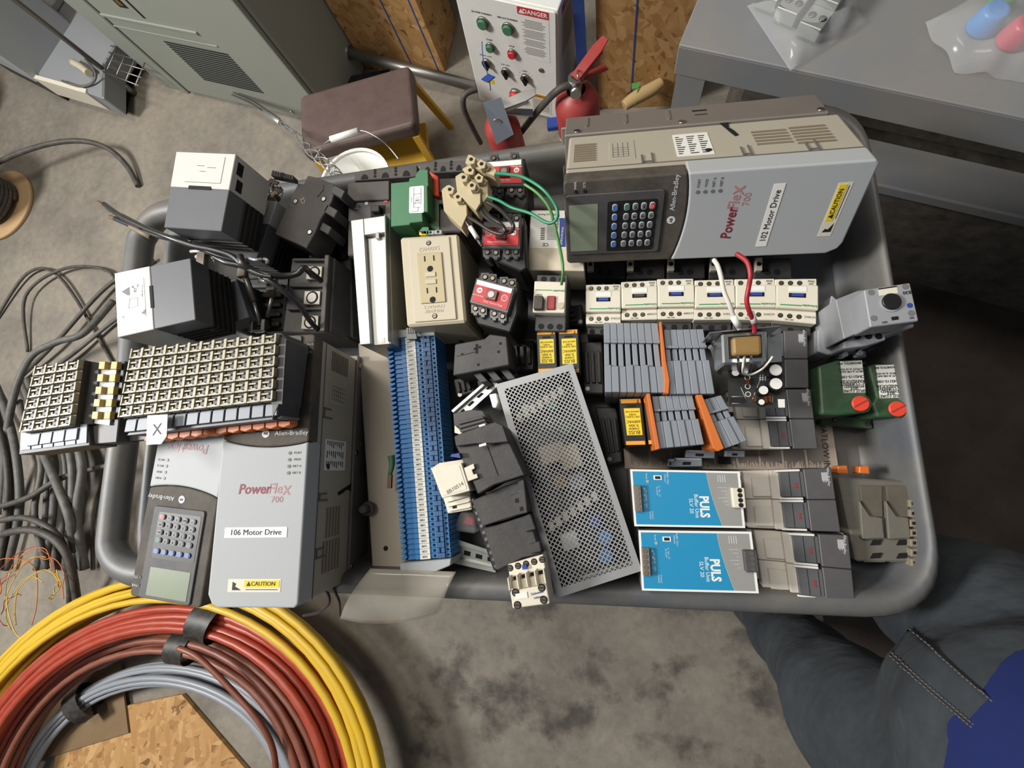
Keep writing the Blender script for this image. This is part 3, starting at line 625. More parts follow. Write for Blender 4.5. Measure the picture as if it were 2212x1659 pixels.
# ================================================================ traced faces at real heights
class Face:
    """a level face with corners SW, SE, NE, NW seen at height z; things measured on it by u (along), v (up)"""
    def __init__(s,root,q,z): s.r=root; s.z=z; s.q=[w(root,px(x,y,z)) for x,y in q]; s.M=None
    def p(s,u,v,dz=0):
        a,b,c,d=s.q; r=a*(1-u)*(1-v)+b*u*(1-v)+c*u*v+d*(1-u)*v; return Vector((r.x,r.y,r.z+dz))
    def poly(s,m,uv,a,b):
        P=[s.p(u,v) for u,v in uv]; m.prism([(p.x,p.y) for p in P],P[0].z+a,P[0].z+b); return m
    def rect(s,m,u0,v0,u1,v1,a,b): return s.poly(m,[(u0,v0),(u1,v0),(u1,v1),(u0,v1)],a,b)
    def cyl(s,m,u,v,r,a,b,n=16,r2=None): p=s.p(u,v); m.cyl(p.x,p.y,p.z+a,p.z+b,r,r2,n=n); return m
    def size(s): return (s.q[1]-s.q[0]).length,(s.q[3]-s.q[0]).length
    def text(s,t,u,v,size,mt,rot=0,dz=.0004,**k):
        p=s.p(u,v); d=s.q[1]-s.q[0]; return txt(t,size,mt,k.pop('par',s.r),p.x,p.y,p.z+dz,rot=math.atan2(d.y,d.x)+rot,**k)
def block(name,label,cat,q,zt,d,group=None,body=None,bevel=.001,bname='body'):
    cx=sum(p[0] for p in q)/len(q); cy=sum(p[1] for p in q)/len(q); P=px(cx,cy,zt)
    t=thing(name,label,cat,(P.x,P.y,zt-d),(0,0,0),group); f=Face(t,q[:4],zt)
    if body:
        m=MB()
        if len(q)==4: f.rect(m,0,0,1,1,-d,0)
        else: pp=[w(t,px(x,y,zt)) for x,y in q]; m.prism([(p.x,p.y) for p in pp],0,d)
        m.out(bname,body,t,bevel=bevel)
    return t,f
def screws(f,L,r,dz,name='screw',deep='hole',parent=None):
    for u,v in L:
        m=MB(); f.cyl(m,u,v,r,dz,dz+.0004,16); m.m=1; f.cyl(m,u,v,r*.72,dz+.0004,dz+.0009,12); m.m=0; p=f.p(u,v); m.box(p.x-r*.6,p.x+r*.6,p.y-r*.12,p.y+r*.12,p.z+dz+.0009,p.z+dz+.0011); m.out(name,[deep,'screwdark'],parent or f.r)
# ---------------- variable speed drives
def drive(loc,rot,label,strip=None,dirty=0):
    L,W,D=.320,.110,.180; t=thing('motor_drive',label,'motor drive',loc,rot,'motor drives')
    m=MB(); m.box(.002,L-.002,.001,W-.001,-.122,-.012); b=m.out('housing','driveside',t,bevel=.003,seg=2)
    m=MB(); m.box(-.004,L-.012,.0,W+.0015,-D,-.1225)
    m.prism([(-.012,.01),(0,.01),(0,W-.01),(-.012,W-.01)],-D,-D+.003); m.prism([(L-.012,.01),(L+.004,.01),(L+.004,W-.01),(L-.012,W-.01)],-D,-D+.003); h=m.out('heat_sink',mat('sink','7D7670',.5,.35,dust=.4,scale=12),t,bevel=.0015)
    m=MB(); [m.cyl(0,0,0,.0016,.0042,T=TR(x,W+.0015,-.130)@RX(-PI/2)) for x in (.012,.142,.30)]; m.out('screw','steel',h)
    m=MB(); [m.rbox(x,x+.004,-.172,-.142,0,.0012,.0019,T=TR(0,W+.0015,0)@RX(-PI/2)@Matrix.Diagonal((1,-1,1,1))) for x in (.022,.072,.126)]
    m.out('rib','sink',h)
    m=MB(); m.box(.158,.176,W+.001,W+.0018,-.164,-.160); m.box(.160,.175,W+.001,W+.0018,-.150,-.148); m.out('slot','hole',h)
    arc=[(.129+.0075*math.sin(PI*k/12)**.8+.005*k/12,W*k/12) for k in range(13)]
    m=MB(); m.prism([(0.003,0)]+arc+[(.003,W),(0,W-.003),(0,.003)],-.022,0); f1=m.out('control_panel','dustblack',t,bevel=.002,seg=2)
    m=MB(); a2=[(x+.0008,y) for x,y in arc]; m.prism(a2[::-1]+[(L-.014,0),(L-.003,.006),(L,.014),(L,W-.004),(L-.004,W)],-.030,.0006); f2=m.out('lower_cover','drivegrey',t,bevel=.0022,seg=3)
    z=.0
    m=MB(); m.rbox(.0015,.113,.014,.094,z,.0022,.004); k=m.out('keypad','charcoal',f1,bevel=.0008)
    m=MB(); m.rbox(.0055,.039,.020,.082,.0022,.0026,.001); m.out('screen','lcd',k)
    m=MB(); m.rbox(.050,.106,.018,.084,.0022,.0025,.003); m.out('key_field','black',k)
    ys=[.0765,.0645,.0525,.0405,.0285]; xs=[.072,.0815,.091,.1003]
    cols={(0,0):'green',(3,0):'red'}; sym=[['','7','4','1','.'],['Esc','8','5','2','0'],['Sel','9','6','3','+/-'],['O','<','^','ALT','>']]
    def key(x,y,cm,s=''):
        m=MB(); m.rbox(x-.0032,x+.0032,y-.0045,y+.0045,.0025,.0042,.0028); kk=m.out('key','ltgrey',k,bevel=.0006)
        m=MB(); m.rbox(x-.0024,x+.0024,y-.0036,y+.0036,.0042,.0046,.002); m.out('key_face',cm,kk)
        if s: txt(s,.0032 if len(s)>1 else .0045,'ink' if cm=='midgrey' else 'whiteink',kk,x,y,.0048,rot=PI/2)
    for y in ys: key(.0585,y,'bluekey')
    for i,x in enumerate(xs):
        for j,y in enumerate(ys): key(x-.0004*j,y,cols.get((i,j),'midgrey'),sym[i][j])
    txt('Allen-Bradley',.0078,'whiteink',f1,.1235,W*.80,.0003,rot=PI/2)
    m=MB(); m.cyl(.1235,W*.50,0,.0004,.0048,n=24); m.out('logo_disc','whiteink',f1); txt('AB',.0045,'ink',f1,.1235,W*.50,.0006,rot=PI/2)
    for x,s in ((.014,'PWR'),(.024,'STS')):
        m=MB(); m.cyl(x,W*.885,0,.0008,.0018); m.out('status_light','black',f1); txt(s,.0042,'whiteink',f1,x,W*.95,.0003,rot=PI/2)
    for i,s in enumerate(('PORT','MOD','NET A','NET B')):
        m=MB(); m.cyl(.1475+.0078*i,W*.80,0,.0012,.002); m.out('status_light','midgrey',f2); txt(s,.0038,'fadedink',f2,.1475+.0078*i,W*.89,.0008,rot=PI/2)
    txt('Power',.0165,'maroon',f2,.189,W*.24,.0008,rot=PI/2,al='LEFT',bold=.0003,shear=.15,sx=.92); txt('Fle',.0165,'rose',f2,.189,W*.58,.0008,rot=PI/2,al='LEFT',bold=.0002,shear=.15,sx=.92); txt('x',.024,'rose',f2,.189,W*.738,.0008,rot=PI/2,al='LEFT',shear=.15,sx=.9)
    txt('700',.0105,'rose',f2,.2015,W*.69,.0008,rot=PI/2)
    if strip:
        ty=.231 if '102' in strip else .238; m=MB(); m.box(ty-.0058,ty+.0058,W*.13,W*.83,.0006,.0011); s_=m.out('label_strip','white',f2); txt(strip,.0092,'ink',s_,ty,W*.48,.0013,rot=PI/2)
    m=MB(); m.box(.289,.303,W*.22,W*.80,.0006,.0009); s_=m.out('caution_label','cream',f2); m=MB(); m.box(.2905,.298,W*.40,W*.785,.0009,.0012); m.out('stripe','yellow',s_); txt('CAUTION',.0065,'ink',s_,.2942,W*.61,.0014,rot=PI/2)
    m=MB(); m.prism([(.2965,W*.425),(.2965,W*.475),(.2915,W*.45)],.0012,.0014); m.prism([(.292,W*.27),(.294,W*.31),(.297,W*.30),(.301,W*.37),(.301,W*.27)],.0009,.0011); m.box(.3,.3008,W*.42,W*.77,.0009,.0010); m.out('symbol','ink',s_)
    # the long side at y=W
    S=TR(0,W-.001,0)@RX(-PI/2)@Matrix.Diagonal((1,-1,1,1))       # x along, y = height, z out
    def sb(m,x0,x1,y0,y1,h=.0006): m.box(x0,x1,y0,y1,0,h,T=S)
    m=MB(); [sb(m,.010,.036,-.048-.0062*i,-.051-.0062*i,.0012) for i in range(8)]; m.out('vent',mat('ventbrown','7A6F5C',.6,dust=.3),b)
    m=MB(); [sb(m,.215,.252,-.055-.008*i,-.058-.008*i,.0012) for i in range(5)]; [sb(m,.256,.294,-.050-.008*i,-.053-.008*i,.0012) for i in range(6)]; m.out('vent','ventbrown',b)
    m=MB(); sb(m,.052,.082,-.095,-.045); l=m.out('terminal_label',MATS['driveside'],b,bevel=.0002); m=MB(); [sb(m,.056,.074,-.052-.006*i,-.0527-.006*i,.0008) for i in range(5)]; [sb(m,.056+.006*i,.0567+.006*i,-.09,-.052,.0008) for i in range(4)]; m.out('print','fadedink',l)
    m=MB(); sb(m,.128,.168,-.1,-.042); l=m.out('rating_label','white',b); m=MB()
    for i in range(9): [sb(m,.130+.013*k,.130+.013*k+.009*(.5+.5*((i*5+k*3)%4)/3),-.0465-.0055*i,-.0485-.0055*i,.0008) for k in range(3)]
    m.out('print','ink',l); m=MB(); m.cyl(.163,-.052,0,.0009,.004,T=S); m.out('logo_disc','ink',l)
    for x0,x1 in ((.088,.1015),(.196,.206),(.262,.274)):
        m=MB(); sb(m,x0,x0+.002,-.052,-.032,.0015); sb(m,x1-.002,x1,-.055,-.032,.0015); sb(m,x0,x1,-.036,-.034,.0012); m.out('clip','fadedink',b)
    m=MB(); m.prism([(.186,-.122),(.196,-.122),(.194,-.108),(.198,-.098),(.201,-.085),(.197,-.083),(.193,-.096),(.190,-.108)],0,.0008,T=S); m.out('notch','hole',b)
    m=MB(); sb(m,.003,.318,-.0315,-.0305,.0008); m.out('seam','fadedink',b)
    return t
drive((-.0419,.2569,.8763),(1.0305,.0249,-.0353),'motor drive labelled 102, standing on its edge across the back of the tray','102 Motor Drive')
drive((-.4615,.1569,.9595),(-.0966,-.02,-1.5443),'motor drive labelled 106, lying flat at the front left of the tray','106 Motor Drive')
P=px(443,1312,.935); drive((P.x-.002,P.y,.94),(-.03,0,1.50),'unlabelled motor drive lying upside down against the cart handle')
# ================================================================ parts in the tray
def Zf(s,ox,oy): return lambda *p:[(ox+x/s,oy+y/s) for x,y in p]
z5=Zf(4.046,740,330); z6=Zf(2.5136,740,680); z7=Zf(3.568,1180,540); z8=Zf(2.9105,1300,940); zr=Zf(3.606,1700,540); zl=Zf(3.814,200,310); z4=Zf(2.962,0,500)
def wp(root,pts,zs): return [w(root,px(x,y,z)) for (x,y),z in zip(pts,zs if isinstance(zs,(list,tuple)) else [zs]*len(pts))]
def pr(m,root,pts,za,zb):                                            # vertical prism from height za to zb, outline seen at zb
    q=[w(root,px(x,y,zb)) for x,y in pts]; m.prism([(p.x,p.y) for p in q],za-root.location.z,zb-root.location.z); return m
def cy(m,root,p,r,za,zb,n=18,r2=None):
    q=w(root,px(p[0],p[1],zb)); m.cyl(q.x,q.y,za-root.location.z,zb-root.location.z,r,r2,n=n); return m
def base(name,label,cat,pts,zt,d,group=None):
    return block(name,label,cat,pts,zt,d,group)
def tx(root,s,p,z,size,mt,deg=0,par=None,**k):
    q=w(root,px(p[0],p[1],z)); e=w(root,px(p[0]+20*math.cos(math.radians(deg)),p[1]-20*math.sin(math.radians(deg)),z)); return txt(s,size,mt,par or root,q.x,q.y,q.z,rot=math.atan2((e-q).y,(e-q).x),**k)
# --- outlet box
t,f=block('outlet_box','beige surface box with a duplex receptacle, lying beside the metal channel','outlet box',z5((560,1520),(1080,1480),(1010,705),(500,735)),.90,.10,None,'beige',.003)
m=MB(); f.rect(m,.15,.035,.855,.965,0,.0022); pl=m.out('cover_plate','cream' if 0 else mat('plateb','B9AF98',.45,dust=.2),t,bevel=.0012,seg=2)
m=MB(); f.rect(m,.285,.225,.71,.785,.0022,.0042); rc=m.out('receptacle',mat('almond','AFA079',.45,dust=.2),t,bevel=.001,seg=2)
m=MB()
for (u,v) in ((.42,.715),(.575,.718),(.42,.36),(.575,.362)): f.rect(m,u-.011,v-.03,u+.011,v+.03,.0042,.0044)
m.out('slot','hole',rc)
for (u,v) in ((.497,.60),(.497,.258)): m=MB(); f.cyl(m,u,v,.0042,.0042,.0044,18); m.out('ground_hole','hole',rc)
for v in (.535,.455): m=MB(); f.rect(m,.41,v-.026,.585,v+.026,.0042,.0056); m.out('button','beige',rc,bevel=.0005)
screws(f,((.50,.90),(.50,.085)),.0035,.0022)
f.text('5600462',.50,.835,.0085,'plateb',PI,.0023,ext=.0004,par=pl); f.text('PHOENIX\nCONTACT',.50,.165,.006,'plateb',PI,.0023,ext=.0004,par=pl)
# --- terminal strip
NUM='13310 13290 13272 13270 13261 13251 13240 13231 11300 11280 11260 11242 11240 11221 9230 9220 9300 9280 9261 9240 7300 7280 7260 7242 7230 7221 5300 5280 5261 5242 5241 5221 3300 3280 3260 3242 3240 3220 1300 1280 1261 1260 1250 1240 1230 1220'.split()
t,f=base('terminal_strip','long strip of blue terminal blocks with numbered white markers, left of the perforated box','terminal strip',z6((322,1340),(585,1318),(497,100),(240,125)),.865,.05)
n=len(NUM)
m=MB(); f.rect(m,.28,-.05,.62,1.02,-.05,-.035); m.out('mounting_rail','galv',t)
for i,s in enumerate(NUM):
    v1=1-i/n; v0=1-(i+.9)/n; va=1-(i+.28)/n
    m=MB(); f.rect(m,0,v0,1,v1,-.045,-.012); f.rect(m,.10,v0,.38,v1,-.012,-.006); f.poly(m,[(0,v0+.001),(.11,va-.002),(.11,v1),(0,va+.002)],-.012,0); f.poly(m,[(.11,v0),(.37,v0),(.37,va),(.11,va)],-.012,-.004); f.rect(m,.29,v0,.37,v1,-.012,-.001); f.rect(m,.60,v0,1,v1,-.012,-.002)
    b=m.out('terminal','blueplastic',t)
    m=MB(); f.cyl(m,.68,(v0+v1)/2,.0019,-.002,-.0016,10); f.cyl(m,.955,(v0+v1)/2,.0019,-.002,-.0016,10); m.out('screw_hole','hole',b)
    m=MB(); f.rect(m,.75,v0,.80+.03*(i%2),v1,-.002,.0012); f.rect(m,.84-.02*(i%2),v0,.90,v1,-.002,.001); m.out('jumper','bluedark',b)
    m=MB(); f.rect(m,.385,v0-.0006,.595,v1,-.006,0); mk=m.out('marker','white',b); f.text(s,.49,(v0+v1)/2,.0036,'ink',PI,.0003,par=b)
for q in (z6((232,130),(240,85),(500,70),(502,110)),z6((312,1400),(310,1350),(590,1325),(585,1362),(470,1410),(400,1400))):
    m=MB(); pr(m,t,q,.82,.868); m.out('end_clamp','ltgrey',t,bevel=.001)
m=MB(); pr(m,t,z6((345,72),(395,68),(402,130),(348,132)),.868,.871); [pr(m,t,z6((350+i*12,70),(355+i*12,70),(357+i*12,100),(352+i*12,100)),.871,.873) for i in range(4)]; m.out('end_marker','ltgrey',t)
m=MB(); pr(m,t,z6((312,1395),(440,1390),(450,1450),(320,1458)),.80,.82); m.out('rail_end','galv',t); m=MB(); pr(m,t,z6((372,1405),(395,1403),(400,1445),(375,1447)),.82,.8204); m.out('slot','hole',t)
# --- metal profiles
t,f=base('backplate','long beige painted metal plate under the blue terminal strip','metal plate',z6((160,1392),(345,1388),(258,140),(82,150)),.815,.045)
m=MB(); f.rect(m,0,0,1,1,-.045,0); m.out('plate','cream' if 0 else mat('plate_beige','A89D8B',.5,dust=.2),t,bevel=.002); m=MB(); f.cyl(m,.45,.09,.0035,0,.0003); m.out('hole','hole',t)
m=MB(); m.cyl(0,0,0,.006,.010); m.cyl(0,0,.006,.02,.0055); o=m.out('knob','dustblack',bevel=.001); o.location=px(797,1098,.822); tag(o,'small black knob lying on the beige plate near the drives','knob')
t,f=base('galvanised_channel','wide pale galvanised steel channel standing left of the outlet box','metal channel',z5((150,1680),(415,1655),(385,545),(70,590)),.895,.12)
m=MB(); f.rect(m,0,0,1,1,-.10,-.008); f.rect(m,0,0,.36,1,-.008,0); f.rect(m,.96,0,1,1,-.008,.004); f.rect(m,.36,.86,1,1,-.008,0); m.out('channel','galv',t,bevel=.001)
m=MB(); f.rect(m,.44,.0,.90,.84,-.008,-.0065); m.out('web','white',t); m=MB(); f.rect(m,.68,.82,.77,.87,-.0065,.0004); f.rect(m,.66,.01,.76,.05,-.0065,-.006); m.out('slot','dullsteel',t)
t,f=base('zinc_bracket','yellow-green zinc plated bracket between channel and outlet box','bracket',z5((440,1560),(555,1530),(440,690),(395,560)),.845,.07)
m=MB(); f.rect(m,0,0,1,1,-.07,0); m.out('bracket',mat('zinc','8A8A55',.35,.6,dust=.2),t,bevel=.001); m=MB(); [f.rect(m,.42,v-.02,.62,v+.02,0,.0003) for v in (.12,.78)]; m.out('slot','hole',t); screws(f,((.5,.42),),.004,0)
# --- moulded case breakers
def breaker(body,fl,label,tog):
    t,f=block('circuit_breaker',label,'circuit breaker',body,.878,.10,'large circuit breakers at the back',mat('breaker','3F3C3B',.6,dust=.35,scale=20,bump=.08),.002)
    m=MB(); f.rect(m,.02,.72,.98,.985,0,.004); m.out('terminal_cover','breaker',t,bevel=.001)
    F=Face(t,fl,.872); m=MB(); F.rect(m,0,0,1,1,-.06,0); fg=m.out('terminal_flange','breaker',t,bevel=.001)
    m=MB(); [F.poly(m,[(u+.055*math.cos(a*PI/8),.08+.5*math.sin(a*PI/8)) for a in range(9)],0,.0006) for u in (.17,.50,.83)]; [F.cyl(m,u,v,.0022,0,.0006) for u in (.335,.665) for v in (.3,.62,.9)]; m.out('opening','hole',fg)
    m=MB(); f.rect(m,*tog,0,.0008); m.out('toggle_recess','hole',t); m=MB(); f.rect(m,tog[0]+.07,tog[1]+.03,tog[2]-.06,tog[3]-.04,.0008,.010); m.out('toggle','black',t,bevel=.001)
    m=MB(); f.rect(m,tog[2]-.02,tog[3]+.035,tog[2]+.06,tog[3]+.085,0,.001); m.out('test_button','red',t)
    m=MB(); [f.rect(m,.10,tog[3]+.03-.02*i,.25,tog[3]+.036-.02*i,0,.0004) for i in range(4)]; f.rect(m,.40,tog[3]+.02,.47,tog[3]+.06,0,.0004); m.out('print','whiteink',t); return t,f
breaker(z5((40,900),(430,880),(425,245),(48,265)),z5((100,245),(655,205),(650,105),(105,165)),'dark brown circuit breaker behind channel and green module',(.54,.50,.86,.66))
breaker(z5((640,700),(1040,690),(1010,225),(650,240)),z5((670,180),(1090,160),(1090,60),(678,92)),'dark brown circuit breaker behind tan terminal blocks, right of its twin',(.5,.42,.82,.58))
# --- green module
gp=z5((422,645),(422,265),(580,250),(583,222),(638,212),(640,185),(668,148),(745,145),(750,290),(740,290),(745,515),(695,520),(700,600),(590,612),(588,628))
t,f=base('signal_module','green plastic rail module on its side, white wiring label on top','electronic module',gp,.905,.04); m=MB(); pr(m,t,gp,.865,.905); m.out('housing','green',t,bevel=.001)
m=MB(); pr(m,t,z5((700,650),(750,650),(752,720),(665,690)),.87,.90); pr(m,t,z5((745,640),(845,690),(845,620),(745,560)),.855,.88); m.out('foot','green',t)
m=MB(); pr(m,t,z5((752,155),(835,205),(840,380),(790,370),(760,290)),.86,.886); m.out('red_insert','orangered',t,bevel=.001)
m=MB(); pr(m,t,z5((750,370),(842,420),(840,640),(752,590)),.86,.882); s_=m.out('front','dkgreen',t); m=MB(); [pr(m,t,z5((760,y),(790,y+14),(790,y+52),(760,y+38)),.882,.8825) for y in (385,450,515)]; m.out('print','white',s_)
m=MB(); f2=Face(t,z5((582,530),(712,525),(712,288),(585,300)),.905); m.prism([(q.x,q.y) for q in [f2.p(.5+.5*x,.5+.5*y) for x,y in rrect(-1,1,-1,1,.15)]],.04,.0405); l=m.out('wiring_label','white',t)
m=MB()
for a,b,c,d in ((.3,.2,.32,.95),(.8,.3,.82,.95),(.3,.7,.8,.71),(.3,.2,.8,.21),(.45,.55,.65,.56),(.12,.05,.6,.06),(.6,.05,.62,.2),(.15,.4,.17,.6)): f2.rect(m,a,b,c,d,.0005,.0007)
m.out('print','ink',l); f2.text('L1 N\n24V',.55,.42,.004,'ink',PI,.0006,par=l)
t,f=base('grey_terminal','small grey and yellow terminal row under the green module','terminal block',z5((668,718),(868,706),(866,672),(668,686)),.90,.03)
for i,cm in enumerate(('yellow','ltgrey','ltgrey')): m=MB(); f.rect(m,i/3+.005,0,(i+1)/3-.005,1,-.03,0); b=m.out('terminal',cm,t,bevel=.0005); m=MB(); f.cyl(m,i/3+.17,.5,.0018,0,.0004); m.out('hole','hole',b)
# --- tan terminal blocks with wires
def tanblk(pts,holes,zt,label,d=.012):
    t,f=base('wired_terminal',label,'terminal block',z5(*pts),zt,d+.02,'tan terminal blocks with cut wires'); m=MB(); pr(m,t,z5(*pts),zt-d-.02,zt-.006); m.out('housing','tan',t,bevel=.0006)
    for h in holes:
        x,y=h; m=MB(); pr(m,t,z5((x-42,y-5),(x-5,y-42),(x+42,y-12),(x+30,y+38),(x-8,y+45)),zt-.008,zt+.002); b=m.out('clamp','tan',t,bevel=.0005)
        m=MB(); cy(m,t,z5((x,y))[0],.0023,zt+.002,zt+.0025); m.out('screw_hole','hole',b)
    (x,y)=holes[-1]; m=MB(); [pr(m,t,z5((x+10+i*16,y+60),(x+18+i*16,y+57),(x+45+i*16,y+20),(x+37+i*16,y+23)),zt-.006,zt-.002) for i in range(3)]; m.out('ridge','tan',t)
    return t
tanblk([(865,330),(870,315),(915,280),(975,310),(975,395),(1015,360),(1080,420),(1088,545),(1040,655),(885,505)],[(935,318),(1005,383)],.935,'tan terminal block with cut wires, frontmost and nearest the outlet box')
tanblk([(985,205),(1040,170),(1105,210),(1105,285),(1130,250),(1205,300),(1205,440),(1165,505),(1000,345)],[(1055,212),(1128,283)],.945,'tan terminal block with cut wires, second from the front')
tanblk([(1045,140),(1105,105),(1165,140),(1165,235),(1195,185),(1265,240),(1272,380),(1225,435),(1170,300)],[(1112,150),(1190,218)],.94,'tan terminal block with cut wires, third from the front')
tanblk([(1070,85),(1100,10),(1165,40),(1290,90),(1348,150),(1325,200),(1240,165),(1160,130)],[(1122,55),(1213,95)],.95,'tan terminal block standing at the very back with a green wire')
def wire(name,label,pts,r,mt,fn=None,cat='wire',group=None,sub=8):
    P=[px(*((fn((x,y))[0]) if fn else (x,y)),z) for x,y,z in pts]; O=P[0].copy(); m=MB(); m.tube([p-O for p in P],r,n=10,sub=sub); o=m.out(name,mt); o.location=O; return tag(o,label,cat,group)
wire('green_wire','green wire looping right from the rear tan terminal block',[(1345,180,.945),(1450,190,.955),(1580,215,.965),(1750,320,.97),(1865,470,.965),(1870,580,.96),(1790,612,.955),(1640,530,.95),(1480,480,.945),(1370,420,.94),(1275,385,.935)],.0019,'wiregreen',z5)
wire('lime_wire','yellow-green wire running down to the motor starter',[(1590,275,.955),(1700,350,.955),(1800,470,.95),(1850,620,.94),(1890,790,.93),(1920,950,.92),(1925,1060,.915),(1913,1150,.90)],.0019,'wirelime',z5)
wire('black_wire','black wire loop from the front tan terminal block',[(1090,560,.925),(1180,610,.93),(1290,680,.935),(1385,710,.94),(1422,680,.945),(1380,620,.945),(1290,560,.94),(1215,470,.93)],.0024,'wireblack',z5)
wire('black_wire','black wire loop lying in the middle of the three',[(1180,460,.93),(1230,540,.935),(1300,600,.94),(1400,655,.95),(1425,690,.95)],.0024,'wireblack',z5)
wire('black_wire','black wire loop nearest the second red relay',[(1260,430,.935),(1350,480,.94),(1440,560,.95),(1492,635,.955),(1480,685,.95),(1440,695,.945)],.0024,'wireblack',z5)
t=wire('black_wire','black wire with white sleeve and bare copper end',[(1045,560,.925),(1110,645,.925),(1170,740,.922),(1212,806,.92)],.0024,'wireblack',z5)
m=MB(); m.tube([px(*z5(q)[0],.9255)-t.location for q in ((1115,650),(1145,695),(1178,748))],.0031,n=12); m.out('sleeve','white',t); m=MB(); m.tube([px(*z5(q)[0],.9205)-t.location for q in ((1210,803),(1220,818))],.0017); m.out('copper_end','copper',t)
# --- red safety relays
def relay(q,zt,label,tr,br,inv,body,grp='red-faced safety relays'):
    t,f=base('safety_relay',label,'relay',q,zt,.09,grp)
    m=MB(); pr(m,t,body,zt-.09,zt-.012); m.out('body','black',t,bevel=.002)
    m=MB(); f.rect(m,-.06,-.12,1.06,1.10,-.035,-.001); m.out('cover',mat('smoke','55565A',.25,dust=.3,alpha=.75),t,bevel=.001)
    m=MB(); f.rect(m,0,0,1,1,-.001,0); fc=m.out('face','red',t)
    vs=(.78,1) ; m=MB(); f.rect(m,0,vs[0],1,vs[1],0,.0004); m.out('white_band','white',fc)
    m=MB(); f.rect(m,.36,.24,.66,.70,0,.004); b=m.out('actuator_frame',mat('brownclear','6B3A34',.2,dust=.2),fc,bevel=.0006); m=MB(); f.cyl(m,.51,.46,.0042,.004,.0052,18); m.out('actuator','dullsteel',b)
    r=PI if inv else 0; a,c=(.86,.14) if inv else (.14,.86)
    m=MB(); f.cyl(m,a,.55,.0038,0,.0004,20); m.out('logo_disc','white',fc); f.text('AB',a,.55,.0036,'red',r,.0006,par=fc)
    m=MB(); p=f.p(c,.5); m.ring(p.x,p.y,p.z,p.z+.0004,.004,.0034); m.out('ring_mark','white',fc); f.text('17',c,.5,.0036,'white',r,.0006,par=fc)
    f.text('Allen-Bradley',a,.30 if not inv else .85*0+.70,.0028,'white',r,.0006,par=fc); f.text('Safety Control Relay',.6 if not inv else .4,.12,.0032,'white',r,.0006,par=fc)
    for L,dz in ((tr,-.010),(br,-.006)):
        for x,y in L:
            m=MB(); pr(m,t,z5((x-38,y-38),(x+38,y-38),(x+38,y+42),(x+20,y+42),(x+16,y+62),(x-16,y+62),(x-20,y+42),(x-38,y+42)),zt-.03,zt+dz); b=m.out('terminal_cover','smoke',t,bevel=.0006)
            m=MB(); cy(m,t,z5((x,y))[0],.0038,zt+dz,zt+dz+.0008); m.m=1; cy(m,t,z5((x,y))[0],.0026,zt+dz+.0008,zt+dz+.0022); m.out('terminal_screw',['hole','screwdark'],b)
    return t
relay(z5((1130,1290),(1430,1375),(1485,1190),(1180,1110)),.905,'red-faced safety relay turned slightly, frontmost of the three, beside the outlet box',[(1245,1085),(1310,1095),(1410,1120),(1480,1135)],[(1160,1360),(1225,1378),(1325,1405),(1397,1428)],False,z5((1110,1320),(1190,1060),(1540,1120),(1530,1400),(1465,1575),(1180,1500)))
relay(z5((1230,805),(1535,810),(1540,608),(1235,605)),.90,'red-faced safety relay under the black wire loops, middle of the three',[(1260,575),(1330,570),(1440,565),(1520,570)],[(1265,868),(1338,872),(1440,868),(1515,866)],True,z5((1215,880),(1225,560),(1590,560),(1610,1010),(1560,1040),(1230,900)))
relay(z5((1262,270),(1565,262),(1562,60),(1270,85)),.895,'red-faced safety relay at the back edge of the tray, rearmost of the three',[(1320,45),(1500,30)],[(1300,335),(1370,335),(1475,325),(1550,325)],True,z5((1250,380),(1255,60),(1590,40),(1620,420),(1560,540),(1260,520)))
for x,y in ((1565,1005),(1445,1545),(1305,1005),(1190,1475)):
    pass
# --- cardboard box
t,f=base('carton','small cream cardboard carton with a printed label beside drive 102','carton',z5((1610,1025),(2115,1032),(2080,500),(1645,500)),.865,.07); m=MB(); f.rect(m,0,0,1,1,-.07,0); m.out('box','paper' if 0 else mat('cartoncream','D2C6B0',.7,dust=.35,scale=10),t,bevel=.001)
m=MB(); f.rect(m,.02,.36,.70,.98,0,.0003); l=m.out('label','white',t)
m=MB(); [f.rect(m,.22+.0*i,.50+.03*i,.30,.515+.03*i,.0003,.0005) for i in range(7)]; [f.rect(m,.34,.50+.022*i,.52,.506+.022*i,.0003,.0005) for i in range(12)]; m.out('barcode','ink',l)
m=MB(); f.rect(m,.58,.38,.69,.86,.0003,.0006); m.out('blue_band','blueink',l); f.text('mecanique',.63,.56,.006,'white',-PI/2,.0008,par=l); f.text('GV2ME06',.54,.80,.0055,'ink',-PI/2,.0006,par=l); f.text('Made in France',.33,.92,.004,'ink',PI,.0006,par=l); f.text('CE',.32,.42,.007,'ink',PI,.0006,par=l)
# --- motor starter
t,f=base('motor_starter','cream manual motor starter with black and red buttons','motor starter',z5((1668,1532),(1940,1537),(1962,1040),(1690,1035)),.885,.075)
m=MB(); f.rect(m,0,0,1,1,-.075,-.012); m.out('base','charcoal',t,bevel=.001)
F=Face(t,z5((1660,1395),(1942,1400),(1950,1128),(1678,1120)),.885); m=MB(); F.rect(m,0,0,1,1,-.04,0); b=m.out('front','cream',t,bevel=.001)
m=MB(); F.rect(m,.05,.05,.34,.46,0,.009); m.out('start_button','dustblack',t,bevel=.001); m=MB(); F.rect(m,.44,.08,.70,.52,0,.003); m.out('stop_button','dullred',t,bevel=.001)
m=MB(); F.cyl(m,.86,.22,.0045,0,.0012,22); m.out('dial','beige',b); m=MB(); F.rect(m,.05,.70,.58,.725,0,.0004); m.out('green_line','schneider',b); F.text('Schneider',.80,.70,.0042,'schneider',PI,.0006,par=b); F.text('START',.16,.56,.003,'ink',PI,.0006,par=b)
